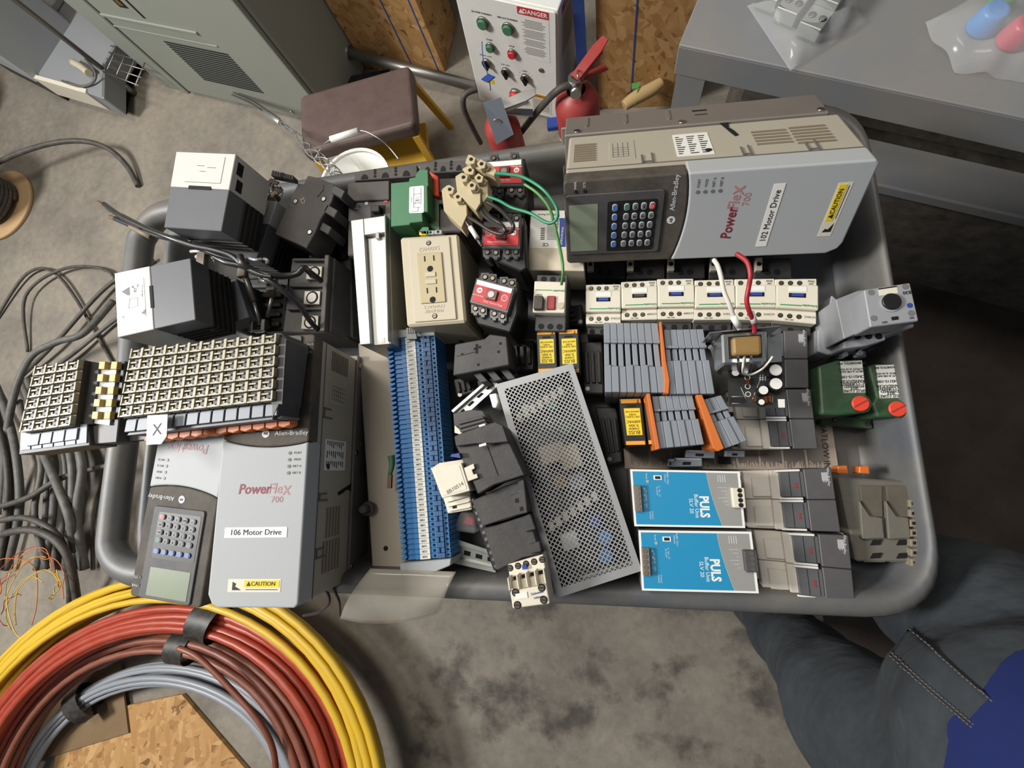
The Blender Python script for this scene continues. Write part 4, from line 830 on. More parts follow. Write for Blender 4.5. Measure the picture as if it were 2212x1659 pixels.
for u,v in ((.22,.92),(.52,.92),(.82,.92),(.20,.075),(.50,.075),(.80,.075)): m=MB(); f.cyl(m,u,v,.0038,-.012,-.0114); m.out('terminal_hole','hole',t)
# --- fuse holders
def fuse(q,label,zt=.865):
    t,f=block('fuse_holder',label,'fuse holder',q,zt,.09,'black fuse holders with yellow labels','black',.0012)
    for v0,v1 in ((.885,.975),(.02,.10)): m=MB(); f.rect(m,.06,v0,.94,v1,0,.0012); b=m.out('orange_strip','amber',t,bevel=.0003)
    f.text('T',.80,.93,.006,'ink',PI,.0016)
    m=MB(); f.rect(m,.15,.22,.86,.78,0,.0004); l=m.out('yellow_label','yellow',t); 
    for s,v,z in (('BUSS',.28,.0064),('JT60030',.355,.0036),('0-30A',.42,.0046),('600VAC',.50,.0049),('USE CLASS J',.60,.0032),('FUSES',.65,.0032),('REMOVE FUSE',.71,.0026)): f.text(s,.5,v,z,'ink',PI,.0006,par=l)
    m=MB(); f.rect(m,.3,.81,.7,.845,0,.0004); m.out('slot','hole',t); return t
fuse(z6((1058,318),(1168,314),(1160,80),(1050,84)),'black fuse holder with yellow label above the perforated box, left of the pair')
fuse(z6((1180,324),(1290,318),(1281,74),(1170,78)),'black fuse holder with yellow label above the perforated box, right of the pair')
fuse(z7((608,1512),(775,1508),(735,1138),(562,1142)),'black fuse holder with yellow label beside the orange end plate')
t,f=block('fuse_holder','black fuse holder mostly hidden under the grey terminal blocks','fuse holder',z7((785,1505),(880,1500),(850,1135),(742,1138)),.863,.06,'black fuse holders with yellow labels','black',.0012)
for v0,v1 in ((.885,.975),(.02,.10)): m=MB(); f.rect(m,.06,v0,.94,v1,0,.0012); m.out('orange_strip','amber',t)
# --- contactors
CQ=[((305,560),(577,560),(575,252),(305,257),'first'),((583,530),(862,524),(855,222),(578,235),0),((863,524),(1150,520),(1140,208),(858,212),0),((1145,528),(1465,525),(1452,213),(1150,222),0),((1462,526),(1780,530),(1772,208),(1460,212),0),((1768,530),(2100,560),(2100,208),(1775,212),0)]
for i,c in enumerate(CQ):
    q=z7(*c[:4]); lab='cream contactor in the row of six, '+['at its left end','second from the left','third from the left, next to a small gap','fourth from the left, under the white wire','fifth from the left, under the red wire','at its right end'][i]
    t,f=base('contactor',lab,'contactor',q,.865,.085,'row of six cream contactors')
    bl=mat('contdark','26282C',.5,dust=.3)
    m=MB(); f.rect(m,.02,-.20,.97,1.10,-.085,-.018); b=m.out('base','contdark',t,bevel=.001)
    for k in range(3):
        m=MB(); f.cyl(m,.17+.31*k,-.13,.0036,-.018,-.0175); m.out('terminal_hole','hole',b); m=MB(); f.cyl(m,.2+.3*k,1.06,.003,-.018,-.0175); m.out('terminal_hole','hole',b)
    m=MB(); f.rect(m,0,0,1,.27,-.05,-.006); m.out('terminal_shoulder','cream',t,bevel=.0008); m=MB(); f.rect(m,0,.82,1,1,-.05,-.005); m.out('terminal_shoulder','cream',t,bevel=.0008)
    m=MB(); f.rect(m,0,.27,1.0,.82,-.05,0); h=m.out('cover','cream',t,bevel=.0012)
    screws(f,[(.15+.22*k,.13) for k in range(3)],.0029,-.006); screws(f,[(.15+.22*k,.90) for k in range(3)],.0029,-.005)
    m=MB(); f.rect(m,.30,.53,.70,.63,0,.0004); m.m=1; f.rect(m,.36,.545,.64,.615,.0004,.0022); m.out('indicator_window',['hole','blueink' if i!=1 else 'dark'],h)
    m=MB(); f.rect(m,.30,.66,.72,.78,0,.0006); m.out('nameplate','white',h,bevel=.0002)
    m=MB(); f.rect(m,.10,.335,.60,.36,0,.0003); m.out('green_line','schneider',h); f.text('Schneider',.78,.35,.0042,'schneider',PI,.0005,par=h); f.text('LC1D09' if i in(1,2) else 'LC1D12',.84,.14,.0034,'fadedink',PI,-.0055,par=t); f.text('NO  NC',.35,.045,.0026,'fadedink',PI,-.0055,par=t); f.text('24V\n50/60',.86,.91,.0032,'fadedink',PI,-.0045,par=t)
# second dark row behind the contactors, mostly under drive 102
for i,(x,l) in enumerate(((315,'leftmost'),(620,'second'),(930,'third'),(1255,'fourth'),(1600,'last'))):
    t,f=block('contactor','dark contactor with one cream terminal in the row under drive 102, '+l+' from the left' if l!='last' else 'dark contactor with one cream terminal in the row under drive 102, at its right end','contactor',z7((x,222),(x+295,215),(x+290,60),(x,70)),.815,.04,'dark contactors half hidden under drive 102','contdark',.001)
    m=MB(); f.rect(m,.0,.3,.18,.95,0,.008); b=m.out('coil_terminal','cream',t,bevel=.0006); m=MB(); f.cyl(m,.09,.62,.003,.008,.0084); m.out('screw_hole','hole',b)
    for k in range(2): m=MB(); f.cyl(m,.35+.25*k,.3,.004,0,.0005); m.out('terminal_hole','hole',t)
# --- grey terminal rows
def trow(q,n,label,zt,caps,plate=None,side='l'):
    t,f=base('terminal_row',label,'terminal blocks',z7(*q),zt,.11,'rows of grey terminal blocks')
    for i in range(n):
        a,b=i/n+.003,(i+1)/n-.003; lo=caps[0]+(caps[1][i%len(caps[1])])
        m=MB(); f.rect(m,a,.0,b,1,-.11,-.012); f.rect(m,a,0,b,lo-.02 if 0 else lo,-.012,-.001+.0015*((i*3)%2)); f.rect(m,a,.71,b,.985,-.012,-.0035); f.rect(m,a,.685,b,.73,-.012,0)
        f.rect(m,a,lo,b-.22/n,.69,-.012,-.004); m.out('terminal_block','modgrey',t,bevel=.0006)
        m=MB(); f.rect(m,b-.2/n,lo+.005,b-.03/n,.685,-.012,-.0115); m.out('slot','hole',t)
    if plate:
        m=MB(); pr(m,t,z7(*plate),zt-.06,zt+.004); m.out('end_plate','orange',t,bevel=.0006)
    return t
trow(((450,1095),(925,1100),(862,548),(440,545)),8,'large row of grey terminal blocks left of the orange plate, below the contactors',.90,(.38,(0,-.02,-.02,0,-.01)),((872,552),(890,548),(925,860),(952,1005),(945,1108),(908,1102),(912,1000),(895,870)))
trow(((948,1110),(1300,1108),(1215,595),(905,600)),6,'row of grey terminal blocks right of the orange plate, beside the transformer',.90,(.50,(0,)))
trow(((872,1530),(1218,1498),(1130,1108),(815,1118)),6,'row of six grey terminal blocks with orange plate on its left, lower middle',.895,(.50,(0,)),((772,1105),(800,1103),(878,1532),(845,1542)))
trow(((1380,1530),(1552,1468),(1352,1110),(1205,1148)),3,'short tilted row of three grey terminal blocks with orange plate',.895,(.52,(0,)),((1155,1115),(1202,1115),(1372,1530),(1325,1552),(1290,1530)))
# --- transformer on a circuit board
t,f=base('circuit_board','dark circuit board with white-topped capacitors below the transformer','circuit board',z7((1405,1205),(1845,1220),(1830,830),(1400,850)),.905,.006)
m=MB(); f.rect(m,0,0,1,1,-.002,0); m.out('board','pcb',t); m=MB()
for x,y,r,h in ((1460,945,.0042,.010),(1770,925,.0068,.016),(1772,1030,.0068,.016),(1675,1080,.0052,.012),(1660,1172,.0034,.008),(1538,935,.003,.006)):
    m=MB(); c=z7((x,y))[0]; cy(m,t,c,r,.905,.905+h,24); b=m.out('capacitor','black',t,bevel=.0004); m=MB(); cy(m,t,c,r*.88,.905+h,.905+h+.0004,24); m.out('capacitor_top','white',b)
for x,y in ((1550,1015),(1605,1145),(1690,1155),(1720,1150)): m=MB(); q=w(t,px(*z7((x,y))[0],.908)); m.box(-.0012,.0012,-.0035,.0035,0,.002,T=TR(*q)); m.out('resistor','copper',t)
m=MB(); pr(m,t,z7((1418,1175),(1520,1178),(1520,1135),(1418,1135)),.905,.908); m.out('chip','black',t); m=MB(); pr(m,t,z7((1790,1215),(1840,1215),(1838,1150),(1785,1150)),.905,.9054); m.out('bare_corner','white',t)
m=MB()
for x,y in ((1550,985),(1552,1052),(1555,1112)): q=w(t,px(*z7((x,y))[0],.9053)); m.ring(q.x,q.y,q.z,q.z+.0003,.003,.0022,16)
for a,b in (((1500,1060),(1540,1150)),((1590,1150),(1650,1000)),((1640,985),(1700,985)),((1640,1000),(1700,1000)),((1430,1130),(1520,1130)),((1430,1182),(1520,1182)),((1650,960),(1650,1010)),((1670,960),(1670,1010)),((1690,960),(1690,1010)),((1730,1130),(1730,1180)),((1745,1130),(1745,1180))):
    A,B=[w(t,px(*z7(q)[0],.9053)) for q in (a,b)]; m.tube([A,B],.0003,n=4)
m.out('print','whiteink',t)
t,f=base('transformer','small open-frame transformer with bright steel core on the circuit board','transformer',z7((1362,882),(1712,872),(1702,612),(1350,640)),.95,.04)
m=MB(); f.rect(m,0,0,1,1,-.04,0); b=m.out('core','steel',t,bevel=.002); m=MB(); f.rect(m,.13,.16,.87,.86,0,.0006); m.out('recess','black',b)
m=MB(); f.rect(m,.19,.22,.83,.80,-.002,.007); m.out('winding','winding',t,bevel=.003,seg=2)
m=MB(); pr(m,t,z7((1262,640),(1260,632),(1800,580),(1806,590)),.91,.953); pr(m,t,z7((1712,868),(1708,612),(1808,600),(1816,862)),.908,.913); m.out('bracket','steel',t)
for p_,za in (((1750,628),.913),((1318,690),.905)): m=MB(); cy(m,t,z7(p_)[0],.004,za,.92,6); m.out('bolt','steel',t)
for x in (1480,1530,1580): m=MB(); pr(m,t,z7((x-12,870),(x+12,870),(x+8,815),(x-8,815)),.945,.958); m.out('solder_lug','steel',t)
m=MB(); m.tube([w(t,px(*z7((x,y))[0],z)) for x,y,z in ((1525,830,.96),(1515,900,.965),(1520,950,.95),(1580,960,.94),(1660,920,.945),(1710,870,.955),(1745,820,.96))],.0011,sub=8); m.out('white_lead','wirewhite',t)
m=MB(); m.tube([w(t,px(*z7((x,y))[0],z)) for x,y,z in ((1478,830,.96),(1475,900,.95),(1500,955,.935),(1560,960,.93),(1590,900,.94),(1575,830,.96))],.0009,sub=8); m.out('dark_lead','wireblack',t)
for nm,l,mt,pts,sl in (('white_wire','white wire rising from the transformer over the contactors','wirewhite',[(1490,610,.96),(1455,545,.965),(1415,430,.975),(1370,320,.98),(1345,200,.985),(1320,120,.985),(1292,78,.98)],[(1483,590),(1440,515)]),('red_wire','dark red wire rising from the transformer over the contactors','wirered',[(1605,640,.955),(1600,560,.962),(1560,460,.975),(1545,380,.98),(1562,280,.985),(1572,190,.99),(1545,90,.99),(1465,30,.985)],[(1605,560),(1575,478)])):
    t=wire(nm,l,pts,.0023,mt,z7); m=MB(); m.tube([px(*z7(sl[0])[0],.963)-t.location,px(*z7(sl[1])[0],.969)-t.location],.0032,n=12); m.out('marker_sleeve','white',t)
t=wire('clear_tube','short dark wire stub with a clear end beside the transformer',[(1340,945,.87),(1310,850,.89),(1285,770,.91),(1262,745,.915)],.0026,'midgrey',z7)
# --- two-pole modules
def pair(q,zt,label,txts=True):
    t,f=base('control_relay',label,'relay module',q,zt,.07,'white and charcoal relay modules')
    m=MB(); f.rect(m,0,.01,1.06,.99,-.07,-.022); m.out('base',mat('modwhite','D2CBBF',.5,dust=.3),t,bevel=.001)
    for k in (0,1):
        a,b=.005+.5*k,.495+.5*k
        m=MB(); f.rect(m,.06,a,.42,b,-.03,-.010); f.rect(m,.14,a+.04,.34,b-.12,-.01,-.006); f.rect(m,.34,a,.48,b,-.01,-.003); bd=m.out('housing','modwhite',t,bevel=.001)
        m=MB(); f.rect(m,.0,a+.05,.06,a+.14,-.022,-.0215); f.rect(m,.0,a+.32,.06,a+.40,-.022,-.0215); m.out('hole','hole',bd)
        m=MB(); f.rect(m,.43,a+.04,.70,b-.04,-.012,0); g=m.out('cover',mat('modcover','55565A',.5,dust=.2),t,bevel=.0008)
        m=MB(); f.rect(m,.535,a+.05,.54,b-.05,0,.0003); f.rect(m,.65,a+.05,.655,b-.05,0,.0003); m.out('seam','hole',g)
        for d_ in (0,.055): m=MB(); f.cyl(m,.60,a+.2+d_,.0016,0,.0006,12); m.out('indicator_light','dullred',g)
        for va,vb in ((b-.035,b),(a,a+.03)): m=MB(); f.rect(m,.40,va,.66,vb,-.01,.001); m.out('white_rail','white',t,bevel=.0004)
        m=MB(); f.rect(m,.70,a,1.0,b,-.05,.001); d=m.out('end_cover',mat('endcover','47484C',.5,dust=.35,scale=12),t,bevel=.0008)
    for k in range(8): m=MB(); f.rect(m,.885+.008*k,.80-.015*(k%3),.889+.008*k,.93,.001,.0013); m.out('print','whiteink',d)
    f.text('Allen-Bradley',.955,.86,.0038,'whiteink',-PI/2,.0015,par=d)
    return t
pair(z7((1440,1065),(2022,1065),(2010,620),(1420,620)),.85,'relay module pair behind the circuit board, rearmost at the right')
pair(z7((1480,1535),(2090,1535),(2035,1072),(1420,1072)),.85,'relay module pair directly below the circuit board')
pair(z8((900,592),(1500,610),(1440,205),(870,225)),.85,'relay module pair right of the upper blue buffer unit')
pair(z8((1000,985),(1592,1065),(1547,628),(938,602)),.85,'relay module pair right of the lower blue buffer unit')
# --- blue buffer units
def puls(q,zt,label,conn):
    t,f=block('buffer_unit',label,'power supply',q,zt,.11,'blue fronted buffer units',mat('pulsbody','8A8B8A',.45,.3,dust=.2),.001)
    m=MB(); f.rect(m,0,0,1,1,0,.0012); fr=m.out('front_plate','white',t)
    arc=[(.70+.10*(1-(k/10))**1.5,.035+.93*k/10) for k in range(11)]
    m=MB(); f.poly(m,[(.02,.035)]+arc+[(.02,.965)],.0012,.0015); m.out('blue_panel','puls',fr)
    m=MB(); f.poly(m,[(u+.004,v) for u,v in arc[::-1]]+[(.975,.035),(.975,.965)],.0012,.0015); m.out('grey_panel','ltgrey' if 0 else mat('pulsgrey','8C8C88',.5,dust=.15),fr)
    f.text('PULS',.655,.36,.0135,'white',-PI/2,.0016,bold=.0005,sx=.8,par=fr); f.text('Buffer Unit',.588,.37,.0058,'white',-PI/2,.0016,par=fr); f.text('SLV 20',.54,.37,.0058,'white',-PI/2,.0016,par=fr)
    m=MB(); f.rect(m,.215,.82,.29,.90,.0015,.0022); m.m=1; f.rect(m,.228,.835,.277,.885,.0022,.0025); m.out('selector_window',['white','black'],fr)
    for s,u,v,z in (('Buffer Time\nSelector',.335,.85,.0028),('24 / 28.8V / 20A',.13,.48,.0030),('Ready',.15,.88,.0026),('+  +  -  -',.115,.52,.006),('Control\nterminal',.17,.20,.0026),('1s  Vin - 1V\nfix 22.5V',.25,.62,.0026)): f.text(s,u,v,z,'whiteink',-PI/2,.0016,par=fr)
    m=MB(); f.cyl(m,.155,.79,.0018,.0015,.002,12); m.out('status_light','ltgrey',fr)
    m=MB(); f.rect(m,.015,.26,.085,.72,.0012,.008); tb=m.out('terminal_block',mat('pulsterm','77695C',.5,dust=.3),t,bevel=.0006)
    for k in range(5):
        m=MB(); f.cyl(m,.045,.31+.09*k,.0026,.008,.0086); m.out('terminal_screw','dullsteel',tb)
    m=MB(); f.rect(m,.90,.36,1.01,.71,.0012,.009); c=m.out('connector',conn,t,bevel=.0008)
    for k in range(4): m=MB(); f.cyl(m,.965,.41+.085*k,.0024,.009,.0095); m.out('wire_entry','hole' if conn=='cream' else 'dullsteel',c)
    m=MB(); [f.rect(m,.79+.03*(k%3),.70-.06*k,.87,.705-.06*k,.0015,.0017) for k in range(6)]; [f.rect(m,.80+.02*k,.80,.805+.02*k,.93,.0015,.0017) for k in range(4)]; m.out('print','whiteink',fr)
    return t
puls(z8((205,572),(900,583),(865,228),(178,214)),.885,'blue-fronted buffer unit with a cream connector, upper of the two','cream')
puls(z8((252,975),(985,993),(938,606),(230,597)),.885,'blue-fronted buffer unit with a black connector, lower of the two','charcoal')
# --- grey relay standing at the right
t,f=base('overload_relay','grey relay with a round black dial, perched at the right tray edge','relay',zr((650,602),(1028,552),(960,255),(600,310)),.93,.12)
rg=mat('relaygrey','8F9195',.5,dust=.2)
m=MB(); f.rect(m,0,0,1,1,-.038,0); m.out('front_housing','relaygrey',t,bevel=.001); m=MB(); pr(m,t,zr((380,385),(550,318),(600,310),(650,602),(615,625),(445,692)),.83,.900); m.out('middle_housing','relaygrey',t,bevel=.0008); m=MB(); pr(m,t,zr((445,715),(560,640),(990,575),(990,600),(765,665),(770,700),(620,745),(440,770)),.83,.885); m.out('terminal_housing','relaygrey',t,bevel=.0008)
m=MB(); pr(m,t,zr((370,855),(620,835),(615,785),(440,790)),.80,.838); m.out('foot','relaygrey',t,bevel=.0008)
m=MB(); pr(m,t,zr((350,350),(385,380),(450,720),(400,800),(320,815),(240,790),(240,620),(300,560)),.80,.855); m.out('lower_housing','relaygrey',t,bevel=.001)
m=MB(); f.cyl(m,.50,.56,.0098,0,.0012,28); b=m.out('dial_ring','ltgrey',t); m=MB(); f.cyl(m,.50,.57,.0085,.0012,.004,28); m.out('dial','black',b,bevel=.0005)
for u,v in ((.14,.90),(.88,.92),(.10,.22),(.88,.22)): m=MB(); f.cyl(m,u,v,.003,0,.0005,16); m.out('screw_hole','midgrey',t)
m=MB(); f.rect(m,.30,.78,.70,.97,0,.0004); m.m=1; f.rect(m,.30,.94,.70,.97,.0004,.0006); m.out('tag_plate',['cream','hole'],t); m=MB(); f.rect(m,.46,.10,.60,.19,0,.0004); m.out('slot','hole',t)
m=MB(); f.cyl(m,.885,.42,.0026,0,.0004); m.out('logo_disc','blueink',t); f.text('B30',.88,.76,.005,'ink',PI,.0005); f.text('NO',.30,.84*0+.08,.003,'ink',PI,.0005); f.text('NC',.86,.10,.003,'ink',PI,.0005)
for x in (550,635,715): m=MB(); cy(m,t,zr((x,672))[0],.0035,.885,.8854); m.out('terminal_hole','hole',t)
for x in (445,545,640): m=MB(); pr(m,t,zr((x,790),(x+45,760),(x+60,735),(x+15,765)),.864,.87); m.out('terminal_tab','hole',t)
for x,y in ((455,810),(572,800)): m=MB(); cy(m,t,zr((x,y))[0],.003,.84,.868); m.out('terminal_screw','steel',t)
# --- green current transducers
for pts,lb,sc,l in ((((240,905),(400,855),(592,850),(625,1130),(662,1200),(655,1262),(400,1290),(265,1285)),((440,1115),(612,1110),(582,860),(413,868)),(578,1195),'dark green current transducer with orange screw, left of the two'),(((628,900),(690,885),(862,880),(912,1160),(955,1230),(952,1302),(700,1305),(660,1200),(690,1150)),((722,1155),(902,1150),(870,892),(690,898)),(868,1237),'dark green current transducer with orange screw, right of the two at the tray wall')):
    zt=.852 if sc[0]<600 else .842; t,f=base('current_transducer',l,'transducer',zr(*pts),zt,.07,'green current transducers'); m=MB(); pr(m,t,zr(*pts),zt-.07,zt); m.out('housing','dkgreen',t,bevel=.003,seg=2)
    F=Face(t,zr(*lb),zt); m=MB(); F.rect(m,0,0,1,1,0,.0005); L=m.out('label','white',t)
    for s,v in (('SPLIT CORE',.06),('SELF',.13),('POWERED',.20),('AC CURRENT',.28),('TRANSDUCER',.36),('CR4211S-100',.50),('INPUT: 0-100 AAC',.66),('OUTPUT: 0-10 VDC',.74),('CR MAGNETICS, INC.',.92)): F.text(s,.5,v,.0044 if v<.6 else .0032,'ink',PI,.0007,par=L,bold=.00008)
    m=MB(); cy(m,t,zr(sc)[0],.0105,zt,zt+.002,28); b=m.out('screw_collar','dkgreen',t); m=MB(); cy(m,t,zr(sc)[0],.0088,zt+.002,zt+.006,28); m.out('plastic_screw','orangered',t,bevel=.0008)
    q=w(t,px(*zr(sc)[0],zt+.006)); m=MB(); m.box(-.0085,.0085,-.0008,.0008,0,.0004,T=TR(*q)@RZ(.5)); m.out('screw_slot','dullred',b)
t,f=block('transducer_flange','green mounting foot with two bright screws below the transducers','mounting foot',zr((265,1355),(668,1392),(655,1300),(262,1290)),.80,.03,None,'dkgreen',.001); screws(f,((.28,.55),(.92,.4)),.003,0)
# --- dusty grey module with orange latches
bp=z8((1600,795),(1605,500),(1488,262),(2010,297),(2085,845),(1930,842))
t,f=base('bus_module','dusty grey rail module with orange latches in the lower right of the tray','electronic module',bp,.835,.065); dg=mat('dustygrey','5C5B55',.75,dust=.5,scale=16,bump=.15,col2='6E685A')
m=MB(); pr(m,t,z8((1600,795),(1488,262),(2010,297),(2040,600),(1930,800)),.77,.83); m.out('housing','dustygrey',t,bevel=.002)
for x0 in (0,165):
    m=MB(); q=wp(t,z8((1640+x0,655),(1780+x0,650),(1765+x0,520),(1690+x0,510),(1622+x0,410)),.838); m.prism([(p.x,p.y) for p in q],.055,.068); m.out('wedge','dustygrey',t,bevel=.001)
    m=MB(); pr(m,t,z8((1690+x0,515),(1768+x0,515),(1762+x0,318),(1622+x0,315),(1635+x0,420)),.82,.834); m.out('top_label',mat('dustbrown','4F4A40',.8,dust=.4,scale=20),t,bevel=.0005)
    for y in (675,758): m=MB(); pr(m,t,z8((1690+x0,y+18),(1750+x0,y+15),(1765+x0,y-18),(1708+x0,y-15)),.83,.8315); m.out('socket','hole',t)
    m=MB(); pr(m,t,z8((1650+x0,800),(1790+x0,800),(1785+x0,655),(1640+x0,655)),.80,.829); m.out('plug_block','dustygrey',t,bevel=.001)
for i in range(7):
    for k in range(2):
        x,y=1958+k*48+i*2,430+i*62; m=MB(); pr(m,t,z8((x-22,y+24),(x+22,y+24),(x+20,y-24),(x-24,y-24)),.815,.838); b=m.out('terminal',mat('dusttan','7D7460',.8,dust=.4),t,bevel=.0006); m=MB(); pr(m,t,z8((x-8,y+10),(x+10,y+10),(x+9,y-10),(x-9,y-10)),.838,.8385); m.out('wire_hole','hole',b)
for x in (1515,1650): m=MB(); pr(m,t,z8((x-32,240),(x+38,245),(x+30,190),(x-30,195)),.815,.832); m.out('latch','orange',t,bevel=.001)
for x,y in ((1740,860),):
    pass
# --- stacks of slim input/output terminal modules
def iostack(name,label,q,n,zt,blank,latches,seed):
    """q: corners of the socket field with the marker strip below it"""
    t,f=base(name,label,'terminal module stack',z4(*q),zt,.05,'stacks of slim terminal modules')
    dk=mat('iodark','303236',.5,dust=.3,scale=20); rng=random.Random(seed)
    for i in range(n):
        a,b=i/n+.002,(i+1)/n-.002
        m=MB(); f.rect(m,a,0,b,1.0,-.05,-.007); f.rect(m,a,-.19,b,.0,-.05,-.012); md=m.out('module','iodark',t,bevel=.0005)
        m=MB(); f.rect(m,a+.06/n,-.185,b-.04/n,-.02,-.012,-.0105); m.out('marker_strip','modgrey',md,bevel=.0003)
        if i in blank: continue
        m=MB()
        for r in range(6):
            v0=r/6+.012; v1=(r+1)/6-.012; w1=b-.02/n; h=1/6
            f.rect(m,a,v0,a+.10/n,v1,-.007,0); f.rect(m,b-.12/n,v0,b,v1,-.007,-.001); f.rect(m,a,v0,b,v0+.022,-.007,-.0005); f.rect(m,a,v1-.05,b-.3/n,v1-.028,-.007,-.001); f.rect(m,a+.1/n,v0+.03,a+.35/n,v0+.07,-.007,-.002)
        m.out('socket_grid',mat('iocream','A79F86',.5,dust=.2),md)
        m=MB(); [f.rect(m,a+.42/n,r/6+.055,a+.82/n,r/6+.125,-.0069,-.003) for r in range(6)]; m.out('wire_clamp',mat('iobrown','2C231B',.5,dust=.1),md)
        m=MB()
        for r in range(6): p=f.p((a+b)/2,r/6+.037); m.cyl(p.x,p.y,p.z-.0069,p.z-.002,.0017,n=10,T=TR(p.x,p.y,0)@Matrix.Diagonal((1.9,.8,1,1))@TR(-p.x,-p.y,0))
        m.out('release_button','ltgrey',md)
    m=MB(); 
    for k in range(n*2): u=k/(n*2); f.poly(m,[(u,-.225),(u+.5/n,-.225),(u+.62/n,-.19),(u+.12/n,-.19)],-.048,-.016)
    m.out('honeycomb_side','midgrey',t)
    for k in range(latches): u=.02+.98*k/max(latches,1); m=MB(); f.poly(m,[(u,-.30),(u+.45/max(latches,1),-.33),(u+.95/max(latches,1),-.30),(u+.95/max(latches,1),-.22),(u,-.22)],-.048,-.034); m.out('latch','orange',t,bevel=.001)
    return t,f
t,f=iostack('io_terminal_stack','long stack of slim dark terminal modules lying across the two front left drives',((748,1195),(1738,1085),(1765,645),(838,745)),12,1.005,(),12,1)
m=MB(); pr(m,t,z4((1738,1210),(1738,1085),(1765,645),(1800,650),(1845,690),(1790,1100)),.957,.995); m.out('end_module','iodark',t,bevel=.001)
m=MB(); pr(m,t,z4((1735,1100),(1805,1105),(1830,690),(1762,655)),.995,.998); m.out('end_cover','dustblack' if 0 else 'dark',t)
m=MB(); pr(m,t,z4((935,1365),(1030,1360),(1065,1310),(1072,1170),(943,1178)),1.004,1.0048); s_=m.out('white_tag','white',t); tx(t,'X',z4((1005,1270))[0],1.005,.019,'ink',8,par=s_)
t2,f2=iostack('io_terminal_stack','short stack of slim dark terminal modules hanging over the cart handle',((118,1290),(440,1245),(500,815),(222,855)),4,1.005,(),0,2)
m=MB(); pr(m,t2,z4((440,1250),(590,1235),(640,850),(500,815)),.957,.990); m.out('dark_module','dark',t2,bevel=.001)
m=MB(); pr(m,t2,z4((560,1365),(745,1350),(800,830),(625,845)),.957,.985); b=m.out('power_module','iodark',t2,bevel=.001)
m=MB(); pr(m,t2,z4((575,1225),(700,1240),(750,850),(628,848)),.985,.988); m.out('insert','ltgrey',b)
for k in range(5):
    for x in (0,78):
        xx=585+x+k*11; y=1200-k*80; m=MB(); pr(m,t2,z4((xx,y),(xx+38,y),(xx+44,y-48),(xx+6,y-48)),.988,.994); m.out('yellow_clamp',mat('iogold','C2A550',.5,dust=.15),b,bevel=.0004)
m=MB(); pr(m,t2,z4((120,1430),(575,1370),(560,1240),(440,1250),(128,1300)),.957,.991); b=m.out('marker_carrier','iodark',t2,bevel=.001)
for k in range(6): m=MB(); x=130+k*72; pr(m,t2,z4((x,1400-k*8),(x+62,1393-k*8),(x+66,1275-k*9),(x+2,1284-k*9)),.991,.9925); m.out('marker_strip','modgrey',b)
m=MB(); pr(m,t2,z4((745,1350),(1060,1315),(1060,1290),(800,830),(790,1000)),.957,.97); m.out('joining_rail','iodark',t2)
# --- heat-sinked solid state relays
def ssr(q,zt,d,label,split,lab,vert,grp='solid state relays with black heat sinks'):
    t,f=base('solid_state_relay',label,'relay',q,zt,d,grp)
    whp=mat('ssrwhite','C9C8C2',.45,dust=.12); gy=mat('ssrgrey','5E6064',.45,dust=.12)
    if vert:
        m=MB(); f.rect(m,0,split,1,1,-d,0); a=m.out('white_cover','ssrwhite',t,bevel=.0008)
        m=MB(); f.rect(m,0.003,.0,.997,split-.004,-.03,-.0005); b=m.out('grey_cover','ssrgrey',t,bevel=.0008)
        m=MB(); f.rect(m,.32,split-.02,.70,split+.025,-.004,.0003); m.out('notch','hole',a)
        m=MB(); f.rect(m,.01,.01,.99,split-.006,-d,-.030)
    else:
        m=MB(); f.rect(m,0,0,split,1,-d,0); a=m.out('white_cover','ssrwhite',t,bevel=.0008)
        m=MB(); f.rect(m,split+.004,.003,1,.997,-.03,-.0005); b=m.out('grey_cover','ssrgrey',t,bevel=.0008)
        m=MB(); f.rect(m,split-.02,.33,split+.02,.68,-.004,.0003); m.out('notch','hole',a)
        m=MB(); f.rect(m,split+.006,.01,.99,.99,-d,-.030)
    m.out('heat_sink','black',t,bevel=.001)
    m=MB()
    for k in range(7):
        z=-.028-k*.009
        if z>-d+.004: (f.rect(m,.0,.0,.999,split-.005,z,z+.0016) if vert else f.rect(m,split+.005,.0,.999,.999,z,z+.0016))
    m.out('fin','dark',t)
    if lab:
        m=MB(); f.rect(m,.055,.22,.39,.83,0,.0004); l=m.out('wiring_label','white',a)
        def V(m,pts): f.poly(m,pts,.0004,.0006)
        m=MB(); V(m,[(.09,.68),(.20,.73),(.20,.60),(.17,.60)]); V(m,[(.22,.72),(.25,.74),(.26,.69)]); V(m,[(.17,.40),(.30,.41),(.30,.405),(.17,.395)]); V(m,[(.17,.40),(.175,.40),(.20,.54),(.195,.54)]); V(m,[(.29,.41),(.295,.41),(.30,.54),(.295,.54)]); V(m,[(.19,.53),(.30,.54),(.30,.545),(.19,.535)]); V(m,[(.33,.28),(.39,.33),(.385,.25)])
        m.out('print','midgrey',l); f.text('CE',.27,.66,.005,'ink',-PI/2,.0006,par=l); f.text('UL',.31,.72,.004,'ink',-PI/2,.0006,par=l); f.text('L1/L  A1-A2+',.365,.62,.003,'ink',-PI/2,.0006,par=l); f.text('U',.10,.28,.004,'ink',-PI/2,.0006,par=l)
    elif vert:
        m=MB(); f.rect(m,.24,.60,.84,.605,0,.0003); f.rect(m,.84,.60,.845,.95,0,.0003); f.rect(m,.40,.82,.52,.825,0,.0004); f.rect(m,.58,.80,.72,.805,0,.0004); f.rect(m,.46,.745,.56,.75,0,.0004); m.out('seam','fadedink',a)
        for u in (.25,): pass
    return t,f
